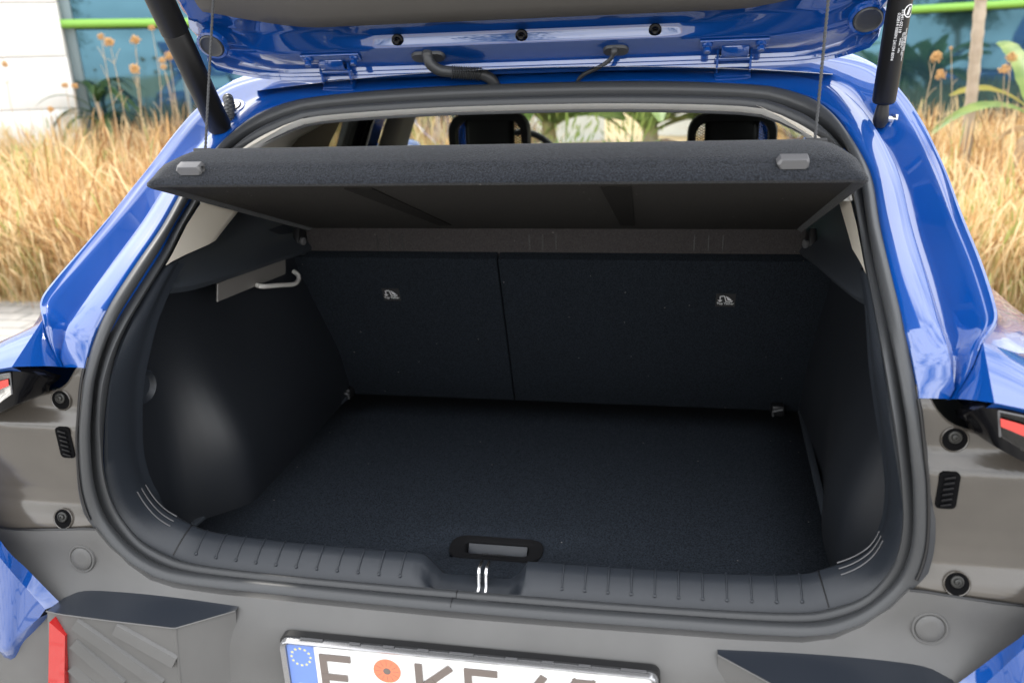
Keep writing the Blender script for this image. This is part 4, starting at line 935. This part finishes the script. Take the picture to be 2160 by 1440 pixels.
# added drooping shrub standing for the dark reflection in the left windows
sp_ = at(205, 215, 1, 8.3); sp_ = V(sp_.x, sp_.y, 0)
sh = empty('reflection_shrub', sp_, 'added dark green shrub standing for a plant reflected in the left teal window', 'shrub')
obj('stem', *tube(crv([sp_, sp_ + V(.03, 0, .7), sp_ + V(-.02, 0, 1.4)], 8), [.035, .033, .03, .03, .028, .026, .024, .02], 8), BARK, sh)
for k in range(20):
    a = random.uniform(0, 6.28)
    obj('leaf', *leaf(sp_ + V(0, 0, random.uniform(.8, 1.45)), (math.cos(a), math.sin(a) * .6, random.uniform(.5, 1.4)), random.uniform(.5, .9), random.uniform(.03, .06), random.uniform(1.8, 3.2), 9, .1), PALMG, sh, 60)
# added trees out of view, there to be mirrored in glazing and paint
TREEL = leaf_mat('tree_foliage', (.045, .085, .025), (.10, .15, .05))
def tree(loc, H, label, seed):
    random.seed(seed); l = Vector(loc); T = empty('reflection_tree', l, label, 'tree', 'added trees behind the viewer')
    tk = obj('trunk', *tube(crv([l, l + V(.1, 0, H * .25), l + V(-.05, .05, H * .5)], 8), [.16, .15, .14, .13, .12, .11, .10, .08], 10), BARK, T, 60)
    for k in range(5):
        a = k * 1.257 + random.random(); b = l + V(0, 0, H * random.uniform(.32, .48))
        obj('limb', *tube(crv([b, b + V(math.cos(a) * H * .12, math.sin(a) * H * .12, H * .15), b + V(math.cos(a) * H * .2, math.sin(a) * H * .2, H * .32)], 6), [.07, .06, .05, .04, .03, .02], 6), BARK, tk, 60)
    cl = [l + V(random.gauss(0, .16) * H, random.gauss(0, .16) * H, H * random.uniform(.48, .95)) for k in range(26)]; parts = []
    for k in range(3200):
        c = random.choice(cl); p = c + V(random.gauss(0, 1), random.gauss(0, 1), random.gauss(0, .8)) * H * .055; a = V(random.gauss(0, 1), random.gauss(0, 1), random.gauss(0, 1)).normalized() * .075; b = a.cross(V(random.random(), random.random(), 1)).normalized() * .05
        parts.append(([p - a, p - b, p + a, p + b], [(0, 1, 2, 3)]))
    obj('crown', *join(*parts), TREEL, T, 0)
tree((-9.5, -13, 0), 5.2, 'added leafy tree mirrored at the left of the glazing, far behind the viewer', 11)
tree((-3.5, -19, 0), 6.0, 'added tall leafy tree behind the viewer, mirrored in the left window', 12)
tree((4.5, -16, 0), 5.0, 'added leafy tree behind the viewer on the right, mirrored in the paint', 13)
tree((12, -12, 0), 5.6, 'added broad leafy tree far behind and right of the viewer', 14)
random.seed(21)
# dry flower stalks with round seed heads
def seedhead(px, py, Y, r, label, group):
    h = at(px, py, 1, Y); g = V(h.x + random.uniform(-.12, .12), h.y, 0)
    S = empty('dry_flower_stalk', g, label, 'dry flower', group)
    c1 = g.lerp(h, .4) + V(random.uniform(-.10, .10), 0, 0); c2 = g.lerp(h, .75) + V(random.uniform(-.05, .05), 0, 0)
    pth = crv([g, c1, c2, h], 12); st = obj('stalk', *tube(pth, [.0042 - .0002 * k for k in range(12)], 6), STEM, S, 60)
    for k in range(4):
        a = pth[random.randrange(5, 11)]; d = V(random.uniform(-1, 1), random.uniform(-.5, .5), random.uniform(.5, 1.4)).normalized() * random.uniform(.05, .14)
        obj('twig', *tube([a, a + d * .6 + V(0, 0, .01), a + d], [.0022, .0018, .0012], 5), STEM, st, 60)
    parts = []
    for k in range(150):                                       # many small seeds on short rays, an uneven ball
        th = random.uniform(0, 6.283); ph = math.acos(random.uniform(-.85, 1)); d = V(math.sin(ph) * math.cos(th), math.sin(ph) * math.sin(th), math.cos(ph)); q = h + d * r * random.uniform(.35, 1.15)
        w = random.uniform(.12, .26) * r; x_ = d.cross(V(.3, .5, .8)).normalized() * w; y_ = d.cross(x_).normalized() * w
        parts.append(([q - x_, q - y_, q + x_, q + y_, q + d * w * 1.4], [(0, 1, 2, 3), (0, 1, 4), (1, 2, 4), (2, 3, 4), (3, 0, 4)]))
    obj('seed_head', *join(*parts), SEEDM, S, 0)
LH = [(213, 78), (231, 90), (285, 85), (320, 59), (285, 146), (342, 128), (345, 142), (357, 118), (10, 136), (107, 231), (137, 180), (158, 182)]
ORD = ['first', 'second', 'third', 'fourth', 'fifth', 'sixth', 'seventh', 'eighth', 'ninth', 'tenth', 'eleventh', 'twelfth']
for i, (a, b) in enumerate(LH):
    k = sorted(LH).index((a, b)); big = i in (1, 2, 4, 7)
    seedhead(a, b, 4.9 + .25 * (i % 4), .034 if big else .023, '%s tan seed head on a stalk left of the car, %s from photo edge' % ('large' if big else 'small', ORD[k]), 'dry flower stalks left of the car')
RH = [(1975, 121), (1985, 158), (2134, 122), (2119, 147), (2006, 102)]
for i, (a, b) in enumerate(RH):
    k = sorted(RH).index((a, b)); seedhead(a, b, 5.2 + .2 * i, .032 if i != 4 else .011, '%s tan seed head on a stalk right of the car, %s from gas strut' % ('round' if i != 4 else 'tiny', ORD[k]), 'dry flower stalks right of the car')
# leafy green weeds in the dry grass
def weed(px, py, Y, H, label):
    g = at(px, py, 1, Y); g = V(g.x, g.y, 0); parts = []
    for k in range(240):
        a = random.uniform(0, 6.28); rr_ = random.random() ** .6 * .30; b = g + V(math.cos(a) * rr_, math.sin(a) * rr_, random.uniform(.05, .75) * H)
        d = V(math.cos(a), math.sin(a), random.uniform(.8, 3)).normalized(); s = d.cross(V(random.random(), random.random(), .3)).normalized(); L_ = random.uniform(.06, .17)
        parts.append(([b, b + d * L_ * .5 + s * .011, b + d * L_, b + d * L_ * .5 - s * .011], [(0, 1, 2, 3)]))
    Wd = empty('green_weed', g, label, 'weed'); obj('foliage', *join(*parts), WEED, Wd, 0)
    obj('stem', *tube([g, g + V(.02, 0, H * .8)], .008, 6), WEED, Wd)
weed(195, 300, 6.0, 1.0, 'tall yellow-green weed left of the car below the teal window')
weed(20, 290, 6.0, .95, 'yellow-green weed at the left edge of the dry grass')
weed(110, 560, 4.25, .34, 'low green weed at the edge of the paving left of the car')
weed(150, 470, 4.9, .4, 'small green weed in the dry grass, behind the one at the paving edge')
weed(205, 545, 4.35, .40, 'green weed in the dry grass close beside the blue rear pillar')
weed(1190, 275, 6.3, 1.35, 'bushy green weed ahead of the car, in the middle of the windscreen')
weed(1330, 275, 6.5, 1.3, 'bushy green weed ahead of the car, just left of the right headrest')
# dry grass, one mass
def grass(name, n, region, h0, h1, seed, wid=.0019):
    rg = np.random.default_rng(seed); x0, x1, y0, y1 = region
    nc = max(1, n // 22); cx = rg.uniform(x0, x1, nc); cy = rg.uniform(y0, y1, nc); ch = rg.uniform(h0, h1, nc); ch = np.where(rg.random(nc) < .22, ch * 1.38, ch); ct = rg.normal(0, .24, nc) + .46 + .18 * np.sin(cx * 1.7 + cy * .9)
    c = rg.integers(0, nc, n); bx = cx[c] + rg.normal(0, .10, n); by = cy[c] + rg.normal(0, .10, n)
    H = ch[c] * rg.uniform(.45, 1.1, n); az_ = rg.uniform(0, 6.283, n); ln_ = np.abs(rg.normal(.28, .26, n)) * H; wd = wid * rg.uniform(.6, 1.7, n); fa = rg.uniform(0, 6.283, n)
    sx, sy = np.cos(fa) * wd, np.sin(fa) * wd; dx, dy = np.cos(az_) * ln_, np.sin(az_) * ln_
    co = np.empty((n, 7, 3), np.float32)
    for k, (t, q, w) in enumerate(((0, 0, 1), (0, 0, -1), (.55, .3, .9), (.55, .3, -.9), (.92, .8, 2.4), (.92, .8, -2.4), (1, 1, 0))):
        co[:, k, 0] = bx + dx * q + sx * w; co[:, k, 1] = by + dy * q + sy * w; co[:, k, 2] = H * t * (1 - .25 * q * (ln_ / H))
    base = np.arange(n)[:, None] * 7
    quads = np.concatenate([base + np.array([0, 1, 3, 2]), base + np.array([2, 3, 5, 4])], 1).reshape(-1); tris = (base + np.array([4, 5, 6])).reshape(-1)
    me = bpy.data.meshes.new(name); me.vertices.add(n * 7); me.vertices.foreach_set('co', co.reshape(-1))
    loops = np.concatenate([quads, tris]); me.loops.add(len(loops)); me.loops.foreach_set('vertex_index', loops.astype(np.int32))
    tot = np.concatenate([np.full(2 * n, 4), np.full(n, 3)]); start = np.concatenate([[0], np.cumsum(tot)[:-1]])
    me.polygons.add(3 * n); me.polygons.foreach_set('loop_start', start.astype(np.int32)); me.update(calc_edges=True)
    tone = np.repeat(np.clip(ct[c] + rg.normal(0, .16, n), 0, 1), 7).astype(np.float32); at_ = me.attributes.new('tone', 'FLOAT', 'POINT'); at_.data.foreach_set('value', tone)
    me.materials.append(GRASS); o = bpy.data.objects.new(name, me); COL.objects.link(o); return o
def grass_mat():
    M = bpy.data.materials.new('dry_grass'); M.use_nodes = True; N = M.node_tree.nodes; Lk = M.node_tree.links; b = N['Principled BSDF']
    a = N.new('ShaderNodeAttribute'); a.attribute_name = 'tone'; r = N.new('ShaderNodeValToRGB'); e = r.color_ramp.elements
    e[0].position = .0; e[0].color = (.27, .13, .05, 1); e[1].position = 1; e[1].color = (.34, .40, .12, 1)
    for p, c in ((.3, (.64, .41, .19, 1)), (.55, (.79, .60, .34, 1)), (.8, (.85, .71, .46, 1))): q = e.new(p); q.color = c
    Lk.new(a.outputs['Fac'], r.inputs[0]); Lk.new(r.outputs[0], b.inputs['Base Color']); b.inputs['Roughness'].default_value = .8; b.inputs['Specular IOR Level'].default_value = .2
    tr = N.new('ShaderNodeBsdfTranslucent'); mx = N.new('ShaderNodeMixShader'); mx.inputs[0].default_value = .4; Lk.new(r.outputs[0], tr.inputs[0]); Lk.new(b.outputs[0], mx.inputs[1]); Lk.new(tr.outputs[0], mx.inputs[2]); Lk.new(mx.outputs[0], N['Material Output'].inputs[0]); return M
GRASS = grass_mat()
tag(grass('dry_grass', 190000, (-9.0, -1.2, 3.9, 8.8), .30, .85, 1), 'tall golden dry grass left of the car', 'grass', kind='stuff')
tag(grass('dry_grass', 150000, (.9, 6.2, 4.05, 10.5), .28, .72, 2), 'tall golden dry grass right of the car', 'grass', kind='stuff')
tag(grass('dry_grass', 9000, (-1.3, 1.0, 4.6, 8.5), .2, .45, 3), 'dry grass ahead of the car seen through the windscreen', 'grass', kind='stuff')
